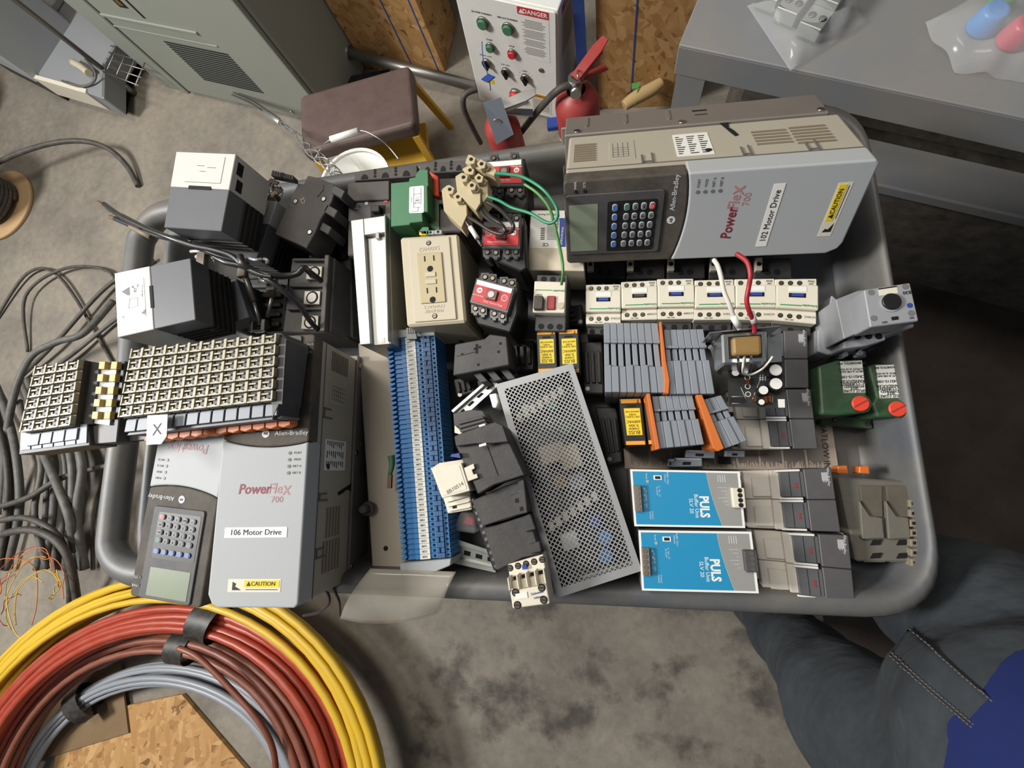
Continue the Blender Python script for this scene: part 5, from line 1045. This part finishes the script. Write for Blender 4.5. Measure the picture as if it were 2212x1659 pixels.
t,f=ssr(zl((582,688),(1060,720),(1180,85),(688,65)),.985,.065,'white and grey solid state relay, tallest at the upper left corner of the cart',.53,0,True)
m=MB()
for k,(zz,a,b) in enumerate(((-.010,.88,.93),(-.010,.80,.86),(-.013,.60,.72))): f.rect(m,.997,a-.03,1.0025,b,zz-.006,zz+.004)
m.out('terminal_window','hole',t)
t,f=ssr(zl((960,920),(1350,950),(1520,475),(1200,440)),.905,.10,'solid state relay under and right of the tallest one',.60,0,True)
t,f=ssr(zl((205,1597),(845,1452),(802,940),(178,1068)),.975,.07,'solid state relay with a wiring label, white part toward the cart handle',.475,1,False)
t,f=ssr(zl((1060,1510),(1285,1430),(1180,1110),(985,1170)),.90,.08,'small dark solid state relay tucked behind the labelled one',.1,0,False)
# bright clips
def clip(name,label,ptsL,zt,r=.0022,mt='steel'):
    m=MB(); O=px(*ptsL[0],zt)
    P=[px(*p,zt+.004*(i%2))-O for i,p in enumerate(ptsL)]; m.tube(P,r*1.25,n=8,sub=3); o=m.out(name,'clipsteel'); o.location=O; tag(o,label,'spring clip','bright steel clips among the relays')
for k,(L,zt) in enumerate(((zl((645,745),(690,742),(755,750)),.93),(zl((780,765),(815,760),(825,775),(790,795)),.93),(zl((1010,775),(1070,785),(1040,790)),.925),(zl((1115,770),(1140,795),(1200,790),(1215,780)),.925),(zl((1235,795),(1270,790),(1265,815)),.92),(zl((1080,820),(1120,828),(1145,820)),.92),(zl((860,935),(900,930),(940,935)),.93),(zl((810,890),(910,890),(912,940)),.93),(zl((990,940),(1020,950),(1005,965)),.93),(zl((1295,945),(1345,958),(1395,950)),.915),(zl((1415,950),(1440,960),(1435,985)),.915),(zl((1345,1105),(1390,1108)),.915),(zl((1375,1130),(1435,1132)),.915),(zl((1430,1110),(1490,1112)),.915),(zl((1490,1125),(1495,1150)),.91))):
    clip('spring_clip','bright steel spring clip among the black relays at the upper left',L,zt,.0026 if k in(0,5,6,12) else .0018)
for k,(a,b,c,l) in enumerate((((905,960),(940,1240),(960,1480),'left'),((1240,1040),(1330,1300),(1380,1490),'middle'),((1480,1150),(1480,1260),(1440,1430),'right'))):
    A=px(*zl(a)[0],.945 if k==0 else .905); B=px(*zl(b)[0],.93 if k==0 else .89); C_=px(*zl(c)[0],.93 if k==0 else .88)
    t=thing('rail_clamp','long grey rail clamp with a bright screw, '+l+' of the three between the relays','clamp',A)
    m=MB(); m.tube([Vector((0,0,0)),(B-A)],.0045,n=8); m.tube([(B-A),(C_-A)],.0028,n=8); m.out('lever','dullsteel',t)
    m=MB(); m.box(-.007,.007,-.012,.012,-.004,.004); m.out('clamp_head','brass' if 0 else mat('oldtin','6E6556',.5,.4),t,bevel=.001)
    if k<2:
        m=MB(); D=C_-A; m.box(D.x-.014,D.x-.008,D.y-.012,D.y+.006,D.z-.004,D.z+.006); m.box(D.x+.006,D.x+.012,D.y-.012,D.y+.006,D.z-.004,D.z+.006); m.box(D.x-.014,D.x+.012,D.y-.012,D.y-.008,D.z-.004,D.z+.002); m.out('bright_bracket','steel',t,bevel=.0008)
# heavy black cables
for nm,l,pts,r,mt in (('power_cable','black cable with stripped copper end reaching over the cart handle, upper strand',[(95,500,.96),(220,590,.97),(420,690,.975),(620,770,.98),(820,840,.975),(1000,880,.97),(1150,930,.965),(1260,1020,.96),(1380,1080,.955),(1480,1100,.95)],.0036,'wireblack'),
 ('power_cable','black cable with stripped end reaching over the cart handle, lower strand',[(190,620,.955),(330,680,.96),(500,750,.965),(700,800,.97),(900,870,.965),(1060,930,.96),(1200,970,.955),(1330,1050,.95),(1440,1120,.95),(1560,1200,.94),(1690,1320,.92),(1790,1460,.90),(1855,1535,.88)],.0036,'wireblack'),
 ('power_cable','black cable bending into the upper lug of the distribution block',[(1215,925,.965),(1240,990,.965),(1340,1050,.955),(1460,1085,.95),(1590,1090,.94),(1690,1070,.935),(1740,1025,.935),(1800,1070,.92),(1880,1130,.895)],.0042,'wireblack'),
 ('power_cable','short black cable loop between the strands',[(1000,930,.955),(1100,980,.955),(1230,1010,.95),(1340,1060,.945),(1500,1150,.935)],.0036,'wireblack')):
    t=wire(nm,l,pts,r,mt,zl,'cable','heavy black cables over the left part of the cart')
for A_,B_ in (((50,488,.955),(180,565,.965)),((145,605,.95),(260,650,.957))):
    t=[o for o in COL.objects if o.name.startswith('power_cable')][0 if A_[0]==50 else 1]
    a,b=px(*zl(A_[:2])[0],A_[2])-t.location,px(*zl(B_[:2])[0],B_[2])-t.location; m=MB(); m.tube([a,b],.0032,n=10); m.out('stripped_end',mat('oldcopper','6B5440',.6,.3,dust=.3),t)
    a,b=px(*zl((B_[0]+60,B_[1]+35))[0],B_[2]+.002)-t.location,px(*zl((B_[0]+230,B_[1]+125))[0],B_[2]+.008)-t.location; m=MB(); m.tube([a,b],.0042,n=10); m.out('tape_band',mat('tantape','75664F',.6,dust=.3),t)
# distribution block with lugs
t,f=block('distribution_block','dark distribution block with three square metal lugs behind the drive','distribution block',zl((1560,1560),(1960,1560),(1995,940),(1640,940)),.875,.09,None,'charcoal',.002)
m=MB(); f.rect(m,.86,0,.96,1,0,.010); [f.rect(m,.1,v,.86,v+.03,0,.008) for v in (.28,.58,.93)]; m.out('barrier','breaker',t,bevel=.001)
for v in (.10,.42,.75): m=MB(); f.rect(m,.45,v-.07,.80,v+.11,0,.007); b=m.out('lug',mat('luggrey','A09A8E',.35,.5,dust=.3),t,bevel=.0008); m=MB(); f.cyl(m,.63,v+.02,.0095,.007,.0074,26); m.out('bore','hole',b); m=MB(); f.cyl(m,.63,v+.02,.007,.0074,.0078,26); m.out('bore_floor','dullsteel',b)
# dark relay with CE mark
rp=z5
t,f=base('dark_relay','dark brown-grey relay base with CE mark tilted against the back wall','relay',zl((1500,760),(1760,865),(2000,360),(1790,262)),.905,.05); m=MB(); pr(m,t,zl((1500,745),(1760,862),(1830,740),(1880,620),(1970,480),(2000,380),(1990,335),(1850,280),(1770,262),(1740,330),(1690,330),(1640,430)),.855,.905); m.out('housing','breaker',t,bevel=.001)
m=MB(); pr(m,t,zl((1790,390),(1850,440),(1900,380),(1900,340),(1850,310),(1810,320)),.905,.906); m.out('raised_pad','breaker',t); 
for p in ((1670,475),(1902,455),(1787,728)): m=MB(); cy(m,t,zl(p)[0],.0042,.905,.9056); m.m=1; cy(m,t,zl(p)[0],.003,.9056,.9064); m.out('screw',['hole','steel'],t)
tx(t,'CE',zl((1735,470))[0],.9055,.009,'tan',110)
m=MB(); [pr(m,t,zl((a,b),(a+90,b+50),(a+120,b-10),(a+35,b-60)),.86,.91-.005*k) for k,(a,b) in enumerate(((1960,400),(1900,560),(1850,700)))]; m.out('terminal_tab','charcoal',t,bevel=.001)
rng=random.Random(9)
for k in range(9):
    x=1420+rng.random()*170; y=300+rng.random()*190; a=rng.random()*3; l=45
    A=px(*zl((x-l*math.cos(a),y-l*math.sin(a)*.4))[0],.885+.002*k); B=px(*zl((x+l*math.cos(a),y+l*math.sin(a)*.4))[0],.887+.002*k)
    m=MB(); u=(B-A); m.box(0,u.length,-.0035,.0035,0,.002); m.box(u.length*.3,u.length*.42,-.007,.007,0,.002); o=m.out('end_bracket','dustblack' if k%2 else 'dusttan',bevel=.0005); o.location=A; o.rotation_euler=(rng.random()-.5,0,math.atan2(u.y,u.x)); tag(o,'small plastic end bracket in the loose pile behind the tallest relay','bracket','pile of small end brackets')
t,f=block('hinged_connector','ribbed black connector on top of the pile of end brackets','connector',zl((1465,262),(1655,300),(1652,262),(1475,215)),.915,.012,None,'dark',.001)
m=MB(); [f.rect(m,.08+.11*k,.2,.13+.11*k,.8,0,.0004) for k in (0,1,2,5,6,7)]; f.cyl(m,.5,.5,.004,0,.0004); m.out('slot','hole',t)
# --- perforated steel box
t,f=base('perforated_power_supply','power supply in a perforated steel cage, lying tilted in the middle of the tray','power supply',z6((1165,1538),(1625,1390),(1248,262),(832,378)),.885,.055)
m=MB(); f.rect(m,0,0,1,1,-.055,-.053); [f.rect(m,*r,-.055,-.0012) for r in ((0,0,.012,1),(.988,0,1,1),(0,0,1,.006),(0,.994,1,1))]; fr=m.out('chassis','galv',t)
m=MB(); f.rect(m,0,0,.085,1,-.0012,0); f.rect(m,.93,0,1,1,-.0012,0); f.rect(m,.085,0,.93,.035,-.0012,0); f.rect(m,.085,.965,.93,1,-.0012,0); cv=m.out('cover_frame',mat('cage','98999A',.5,.4,dust=.2),t)
wd_,hh=f.size(); u0,u1,v0,v1=.085*wd_,.93*wd_,.035*hh,.965*hh; pitch=.0043; bw=.00062; 
for fam in (1,-1):
    m=MB(); c=-hh if fam>0 else 0
    while c<hh+wd_:
        # line y = c + fam*x  clipped to the window
        pts=[]
        for (x,y) in ((u0,c+fam*u0),(u1,c+fam*u1)):
            pts.append([x,y])
        (xa,ya),(xb,yb)=pts
        if fam>0:
            if ya<v0: xa+=v0-ya; ya=v0
            if yb>v1: xb-=yb-v1; yb=v1
        else:
            if ya>v1: xa+=ya-v1; ya=v1
            if yb<v0: xb-=v0-yb; yb=v0
        if xb-xa>.001:
            k=bw*.5**.5; z0,z1=(-.0011,-.0002) if fam>0 else (-.0010,-.0001)
            f.poly(m,[((xa+k*fam)/wd_,(ya-k)/hh),((xb+k*fam)/wd_,(yb-k)/hh),((xb-k*fam)/wd_,(yb+k)/hh),((xa-k*fam)/wd_,(ya+k)/hh)],z0,z1)
        c+=pitch*2**.5
    m.out('perforated_mesh','cage',cv)
m=MB(); f.rect(m,.02,.02,.98,.98,-.052,-.048); m.out('board','pcb',t)
for (u,v,a,b,h,cm,nm) in ((.60,.84,.09,.035,-.012,'green','winding_core'),(.66,.70,.10,.04,-.012,'green','winding_core'),(.42,.61,.16,.07,-.010,'beige','film_capacitor'),(.62,.57,.12,.09,-.008,'tan','film_capacitor'),(.40,.47,.08,.05,-.02,'winding','choke'),(.60,.45,.1,.06,-.02,'modgrey','heat_sink'),(.72,.17,.1,.05,-.015,'partblue','capacitor'),(.66,.09,.1,.05,-.015,'partblue','capacitor'),(.66,.25,.09,.04,-.015,'blueink','capacitor'),(.3,.2,.1,.06,-.02,'white','terminal_plug'),(.25,.86,.05,.03,-.02,'white','plug')):
    m=MB(); p=f.p(u,v); q=f.p(u+a,v); r=(q-p).length
    if nm in('capacitor','winding_core'): m.cyl(p.x,p.y,p.z-.048,p.z+h,r*.8,n=20)
    else: f.rect(m,u-a,v-b/1.6,u+a,v+b/1.6,-.048,h)
    m.out(nm,cm,t,bevel=.001)
for v in (.83,.30):
    m=MB(); [f.rect(m,.12+.1*k,v-.03+.012*k,.18+.1*k,v+.01+.012*k,-.048,-.012) for k in range(7)]; m.out('resistor_row','cream',t)
m=MB(); pr(m,t,z6((795,432),(835,425),(845,475),(835,505),(815,505)),.84,.872); m.out('plug','white',t,bevel=.001)
# --- chain of black contactors
ch=mat('bcont','2E2E30',.6,dust=.25,scale=30,bump=.2)
def blk(name,label,pts,zt,d,mt='bcont',fn=z6,grp=None,cat='contactor',bev=.0012):
    t,f=base(name,label,cat,fn(*pts),zt,d,grp); m=MB(); pr(m,t,fn(*pts),zt-d,zt); m.out('housing',mt,t,bevel=bev); return t,f
G='black contactors lying on their sides'
t,f=blk('black_contactor','black contactor lying on its side, uppermost of the chain beside the perforated box',((735,975),(820,925),(990,870),(905,690),(860,600),(800,590),(640,665),(610,700)),.93,.06,grp=G)
m=MB(); pr(m,t,z6((605,660),(650,640),(830,580),(870,600),(900,690),(800,700),(720,700),(615,715)),.93,.938); m.out('upper_step','bcont',t,bevel=.001)
m=MB(); [pr(m,t,z6((620+k*6,580+k*22),(760+k*10,545+k*18),(770+k*10,560+k*18),(630+k*6,597+k*22)),.90,.928) for k in range(4)]; pr(m,t,z6((600,535),(700,515),(760,520),(800,590),(640,640),(605,600)),.88,.91); m.out('stepped_terminals','charcoal',t,bevel=.0008)
m=MB(); pr(m,t,z6((740,705),(778,695),(780,708),(742,718)),.938,.941); pr(m,t,z6((740,600),(772,590),(776,600),(742,610)),.91,.93); m.out('white_insert','white',t)
m=MB(); pr(m,t,z6((783,712),(786,711),(845,870),(842,872)),.9302,.9306); m.out('seam','hole',t)
m=MB(); pr(m,t,z6((608,600),(655,640),(640,650),(608,640)),.89,.915); m.out('cream_edge','cream',t)
t,f=blk('black_contactor','black contactor lying on its side, middle of the chain beside the perforated box',((760,1150),(700,1010),(880,930),(970,900),(1010,1070),(945,1090)),.915,.06,grp=G)
m=MB(); pr(m,t,z6((905,985),(960,960),(950,900),(985,890),(1005,1075),(940,1090)),.915,.92); b=m.out('terminal_side','dark',t,bevel=.001); m=MB(); [pr(m,t,z6((x,y),(x+18,y-5),(x+22,y+18),(x+4,y+22)),.92,.9204) for x,y in ((935,1000),(960,1045))]; m.out('hole','hole',b)
t,f=blk('black_contactor','black contactor lying on its side, lowest of the chain, touching the cream contactor',((838,1390),(765,1160),(830,1145),(1010,1085),(1075,1300),(980,1320)),.91,.06,grp=G)
m=MB(); pr(m,t,z6((990,1180),(1050,1165),(1020,1080),(990,1090)),.91,.915); pr(m,t,z6((1020,1300),(1080,1285),(1070,1230),(1010,1245)),.91,.915); m.out('terminal_side','dark',t,bevel=.001)
for k in range(9): pass
t,f=base('terminal_comb','black strip of small steel screws along the left side of the contactor chain','screw strip',z6((820,1390),(862,1385),(700,920),(660,940)),.90,.05); m=MB(); f.rect(m,0,0,1,1,-.05,0); m.out('strip','black',t,bevel=.001)
for k in range(12): m=MB(); f.cyl(m,.5,.05+.078*k,.0028,0,.0008); m.m=1; f.cyl(m,.5,.05+.078*k,.0016,.0008,.0016); m.out('screw',['dark','steel'],t)
def cz(*p): return z6(*p)
t,f=base('cream_contactor','cream contactor standing at the front tray rim below the black chain','contactor',z6((918,1600),(1125,1572),(1080,1315),(882,1370)),.925,.085)
m=MB(); f.rect(m,0,0,1,1,-.085,-.014); m.out('body','cream',t,bevel=.001); m=MB(); f.rect(m,.02,.0,1,.40,-.014,-.002); b=m.out('front','cream',t,bevel=.001); m=MB(); f.rect(m,.02,.40,.98,.60,-.014,-.008); [f.rect(m,.02+.24*k,.44,.06+.24*k,.74,-.014,.002) for k in range(5)]; m.out('barrier','cream',t,bevel=.0005)
m=MB(); [f.rect(m,.10+.235*k,.60,.24+.235*k,.68,-.0139,-.0135) for k in range(4)]; m.out('recess','hole',t)
screws(f,[(.05+.225*k,.90) for k in range(5)],.0036,-.014); screws(f,((.16,.36),(.86,.36),(.16,.07),(.86,.10)),.0042,-.002)
m=MB(); f.rect(m,.15,.2,.46,.33,-.002,-.001); m.out('nameplate','white',b); f.text('Schneider',.72,.27,.0036,'blueink',.1,-.0012,par=b); f.text('LADN22',.74,.17,.0030,'ink',0,-.0012,par=b)
m=MB(); f.rect(m,.40,.80,.52,.90,-.0135,-.010); m.out('blue_tab','blueink',t); m=MB(); [f.rect(m,.15+.25*k,-.05,.19+.25*k,0,-.03,-.012) for k in range(4)]; m.out('pin','cream',t)
t,f=base('auxiliary_block','cream auxiliary contact block clipped to the left of the black chain, upper of two','contact block',z6((540,997),(692,955),(637,780),(468,805)),.935,.04)
m=MB(); [f.rect(m,.0,0,1-.0*k,1-.035*k,-.04+.008*k,-.032+.008*k) for k in range(5)]; m.out('body','cream',t,bevel=.0006)
m=MB(); f.rect(m,.08,.06,.92,.80,0,.0005); p_=m.out('plate','cream',t,bevel=.0002); f.text('8B10514',.55,.18,.0062,'midgrey',.25,.0007,par=p_)
m=MB(); pr(m,t,z6((585,770),(590,758),(632,750),(640,778)),.90,.937); m.out('blue_tab','blueink',t)
t,f=block('auxiliary_block','cream auxiliary contact block clipped to the left of the black chain, lower of two','contact block',z6((572,1080),(702,1058),(688,945),(545,992)),.905,.04,None,'cream',.001)
m=MB(); [f.rect(m,.1,.12+.27*k,.95,.16+.27*k,0,.003) for k in range(3)]; m.out('rib','cream',t); m=MB(); f.rect(m,.25,.22,.42,.36,0,.0004); m.out('slot','hole',t)
t=blk('cream_latch','cream plastic latch lying on the uppermost black contactor','latch' if 0 else ((680,905),(658,832),(712,808),(718,835),(702,842),(712,868),(728,862),(736,885)),.936,.005,'cream',cat='latch',bev=.0005)[0] if 0 else None
pts_=((680,905),(658,832),(712,808),(718,835),(702,842),(712,868),(728,862),(736,885)); P=px(*z6((700,860))[0],.931); m=MB(); q=[px(*p,.934)-P for p in z6(*pts_)]; m.prism([(a.x,a.y) for a in q],0,.003); o=m.out('cream_latch','cream',bevel=.0005); o.location=P; tag(o,'cream plastic latch lying on the uppermost black contactor','latch')
# dark relay above the rails
t,f=blk('dark_contactor','dark grey contactor on its back below the frontmost red relay',((600,330),(610,160),(770,130),(800,105),(890,118),(905,272),(760,300)),.895,.06,'charcoal')
m=MB(); [pr(m,t,z6((x,y),(x+12,y-2),(x+12,y+a),(x,y+a)),.895,.8955) for x,y,a in ((722,160,50),(738,170,12),(712,180,10),(850,150,12),(730,265,12),(840,195,12),(642,210,6))]; pr(m,t,z6((620,225),(720,200),(720,203),(620,228)),.895,.8953); m.out('notch','hole',t)
m=MB(); [pr(m,t,z6((690+k*75,300-k*8),(730+k*75,290-k*8),(790+k*75,360-k*8),(750+k*75,370-k*8)),.84,.885-.004*k) for k in range(3)]; m.out('terminal_finger','charcoal',t,bevel=.001)
# rails
def rail(q,zt,label,mt='galv',n=5):
    t,f=base('mounting_rail',label,'rail',z6(*q),zt,.008,'loose slotted rails'); m=MB(); f.rect(m,0,.2,1,.8,-.008,-.007); f.rect(m,0,0,1,.2,-.001,0); f.rect(m,0,.8,1,1,-.001,0); f.rect(m,0,.19,1,.22,-.008,0); f.rect(m,0,.78,1,.81,-.008,0); m.out('rail',mt,t)
    m=MB(); [f.rect(m,(k+.2)/n,.40,(k+.75)/n,.60,-.0069,-.0066) for k in range(n)]; m.out('slot','hole',t)
rail(((640,570),(860,370),(775,360),(590,520)),.855,'slotted steel rail slanting toward the top of the perforated box',n=4)
rail(((560,1340),(830,1400),(835,1290),(590,1210)),.83,'slotted steel rail under the contactor chain at the front rim',n=4)
rail(((540,560),(540,990),(585,990),(590,560)),.80,'slotted steel rail lying lengthwise behind the blue terminal strip','dullsteel',6)
t,f=block('red_bag','small clear bag with a red part under the cream auxiliary blocks','bag',z6((590,1170),(720,1190),(730,1090),(640,1070)),.835,.02,None,'film',.002); m=MB(); f.rect(m,.3,.35,.85,.85,-.018,-.004); m.out('red_part','partred',t,bevel=.002)
m=MB(); m.tube([Vector((0,0,0)),Vector((.002,-.012,0)),Vector((0,-.026,.001))],lambda t:.005-.002*t,n=10,sub=4); o=m.out('green_component','green'); o.location=px(*z6((263,765))[0],.835); tag(o,'small green component between backplate and blue terminal strip','component'); m=MB(); m.box(-.003,.003,-.045,-.026,-.002,.002); m.out('copper_lead','oldcopper',o)
# dark filler parts lying deep in the tray
DK=[(((600,350),(700,330),(720,420),(620,450)),.84,'dark relay socket half hidden between the slotted rails'),(((905,140),(1040,140),(1040,300),(930,310)),.80,'dark plastic relay lying deep in the tray above the perforated box'),(((1290,150),(1410,140),(1420,430),(1310,430)),.82,'dark contactor lying deep in the tray left of the large grey terminal row'),(((1370,500),(1490,500),(1520,800),(1440,820)),.80,'dark contactor lying deep in the tray right of the perforated box'),(((600,10),(760,0),(790,110),(620,140)),.82,'dark plastic block lying deep under the frontmost red relay'),(((1170,60),(1050,20),(1300,-60),(1310,60)),.80,'dark plastic block lying under the motor starter')]
for k,(q,zt,l) in enumerate(DK):
    t,f=block('dark_relay_block',l,'relay',z6(*q),zt,.03,None,'dark',.002)
    m=MB(); [f.rect(m,.15+.28*i,.2,.32+.28*i,.8,0,.006) for i in range(3)]; m.out('ridge','charcoal',t,bevel=.001); m=MB(); f.cyl(m,.2,.9,.003,0,.0008); m.out('screw','dullsteel',t)
DK2=[((230,235),(330,240),(330,320),(232,320)),((232,330),(335,330),(335,420),(235,420))]
t,f=block('dark_housing','tall dark housing filling the corner between relays and channel','relay housing',zl((1780,1600),(2140,1600),(2120,620),(1990,700)),.83,.06,None,'dark',.002)
m=MB(); [f.rect(m,.1,.05+.12*i,.9,.10+.12*i,0,.008) for i in range(7)]; m.out('ridge','black',t,bevel=.001)
t,f=block('dark_housing','low dark housing under the solid state relays','relay housing',zl((1290,1560),(1580,1540),(1640,900),(1230,900)),.845,.07,None,'black',.002)
m=MB(); [f.rect(m,.1,.05+.12*i,.9,.10+.12*i,0,.006) for i in range(7)]; m.out('ridge','dark',t,bevel=.001)
# newspaper and small clamps
nq=z8((150,205),(1490,215),(1500,-20),(150,-10)); t,f=base('newspaper','printed newspaper sheet lining the tray between the terminal rows and blue units','newspaper',[ (1350,1012),(1812,1016),(1795,905),(1345,935)],.785,.004)
m=MB(); f.rect(m,0,0,1,1,-.004,0); m.out('sheet',mat('newsprint','A8998A',.85,dust=.35,scale=12),t); m=MB(); rng=random.Random(3)
for c in range(9):
    for r in range(26):
        u=.03+c*.105+r*.0037; 
        v=.08+.0*r; L_=.75+.17*rng.random(); f.rect(m,u,.95-L_,u+.0018,.95,0,.0003)
m.out('newsprint_text','fadedink',t); f.text('WATLOW IND',.955,.45,.0105,'ink',-PI/2,.0004); m=MB(); f.rect(m,.46,.12,.52,.30,.0003,.0005); f.rect(m,.86,.6,.885,.95,.0003,.0005); m.out('print_block','ink',t)
for q,l in ((((530,140),(710,145),(712,98),(535,92)),'upper left of the four'),(((445,200),(632,196),(632,145),(460,142)),'lowest of the four'),(((780,135),(900,138),(900,100),(780,95)),'right of the four'),(((410,195),(450,200),(455,150),(415,150)),'smallest of the four')):
    t,f=block('end_clamp','small grey rail end clamp lying on the newspaper, '+l,'end clamp',z8(*q),.815,.015,'grey end clamps on the newspaper','modgrey',.0006); m=MB(); f.rect(m,.32,.2,.60,.55,0,.0004); m.out('slot','hole',t); m=MB(); f.rect(m,.05,.75,.95,.98,0,.003); m.out('rib','ltgrey',t)
# film strip over the front rim
bq3=[px(*p,zz) for p,zz in (((735,1336),.84),((955,1322),.84),((985,1235),.868),((800,1228),.868))]; O3=bq3[0].copy()
def fl(u,v):
    p=bq3[0]*(1-u)*(1-v)+bq3[1]*u*(1-v)+bq3[2]*u*v+bq3[3]*(1-u)*v-O3; return (p.x,p.y-.010*math.sin(PI*u)*(1-v),p.z+.014*math.sin(PI*v)+.002*math.sin(9*u)*(1-v))
m=MB(); m.grid(24,10,fl); o=m.out('plastic_film',mat('filmtan','B9B2A4',.15,alpha=.42,dust=.1),solid=.0008); o.location=O3; tag(o,'stiff clear plastic film bent over the front rim below the blue strip','plastic film')
# stains: dusty handprints
for q,zt,l in (((1870,1240,.018),.7712,''),):
    pass
m=MB(); m.prism([(.030*math.cos(a*PI/12)*(1+.15*math.sin(3*a)),.024*math.sin(a*PI/12)) for a in range(24)],0,.0008); o=m.out('dried_mud','tan' if 0 else mat('mud','8A7350',.9,dust=.4,scale=30)); o.location=px(1905,1245,.771); tag(o,'tan patch of dried mud on the tray floor in its lower right corner','dried mud')
t=wire('zip_tie','black wire loop sticking out under the drive, beside the yellow coil',[(655,1330,.80),(690,1322,.82),(712,1300,.84),(700,1270,.85),(672,1262,.86)],.0018,'wireblack')
t=wire('zip_tie','thin black wire beside the drive corner above the plastic film',[(735,1330,.82),(733,1300,.84),(722,1275,.85),(715,1262,.86)],.0018,'wireblack')
m=MB(); [m.tube([px(x,y,.02)-px(240,1150,.02) for x,y in ((232+4*k,1060+2*k),(240+3*k,1110),(246+3*k,1180))],.0016,sub=4) for k in range(4)]; o=m.out('green_cable_bundle','wiregreen'); o.location=px(240,1150,.02); tag(o,'thin green wires showing between cart handle and the upside-down drive','wires',kind='stuff')
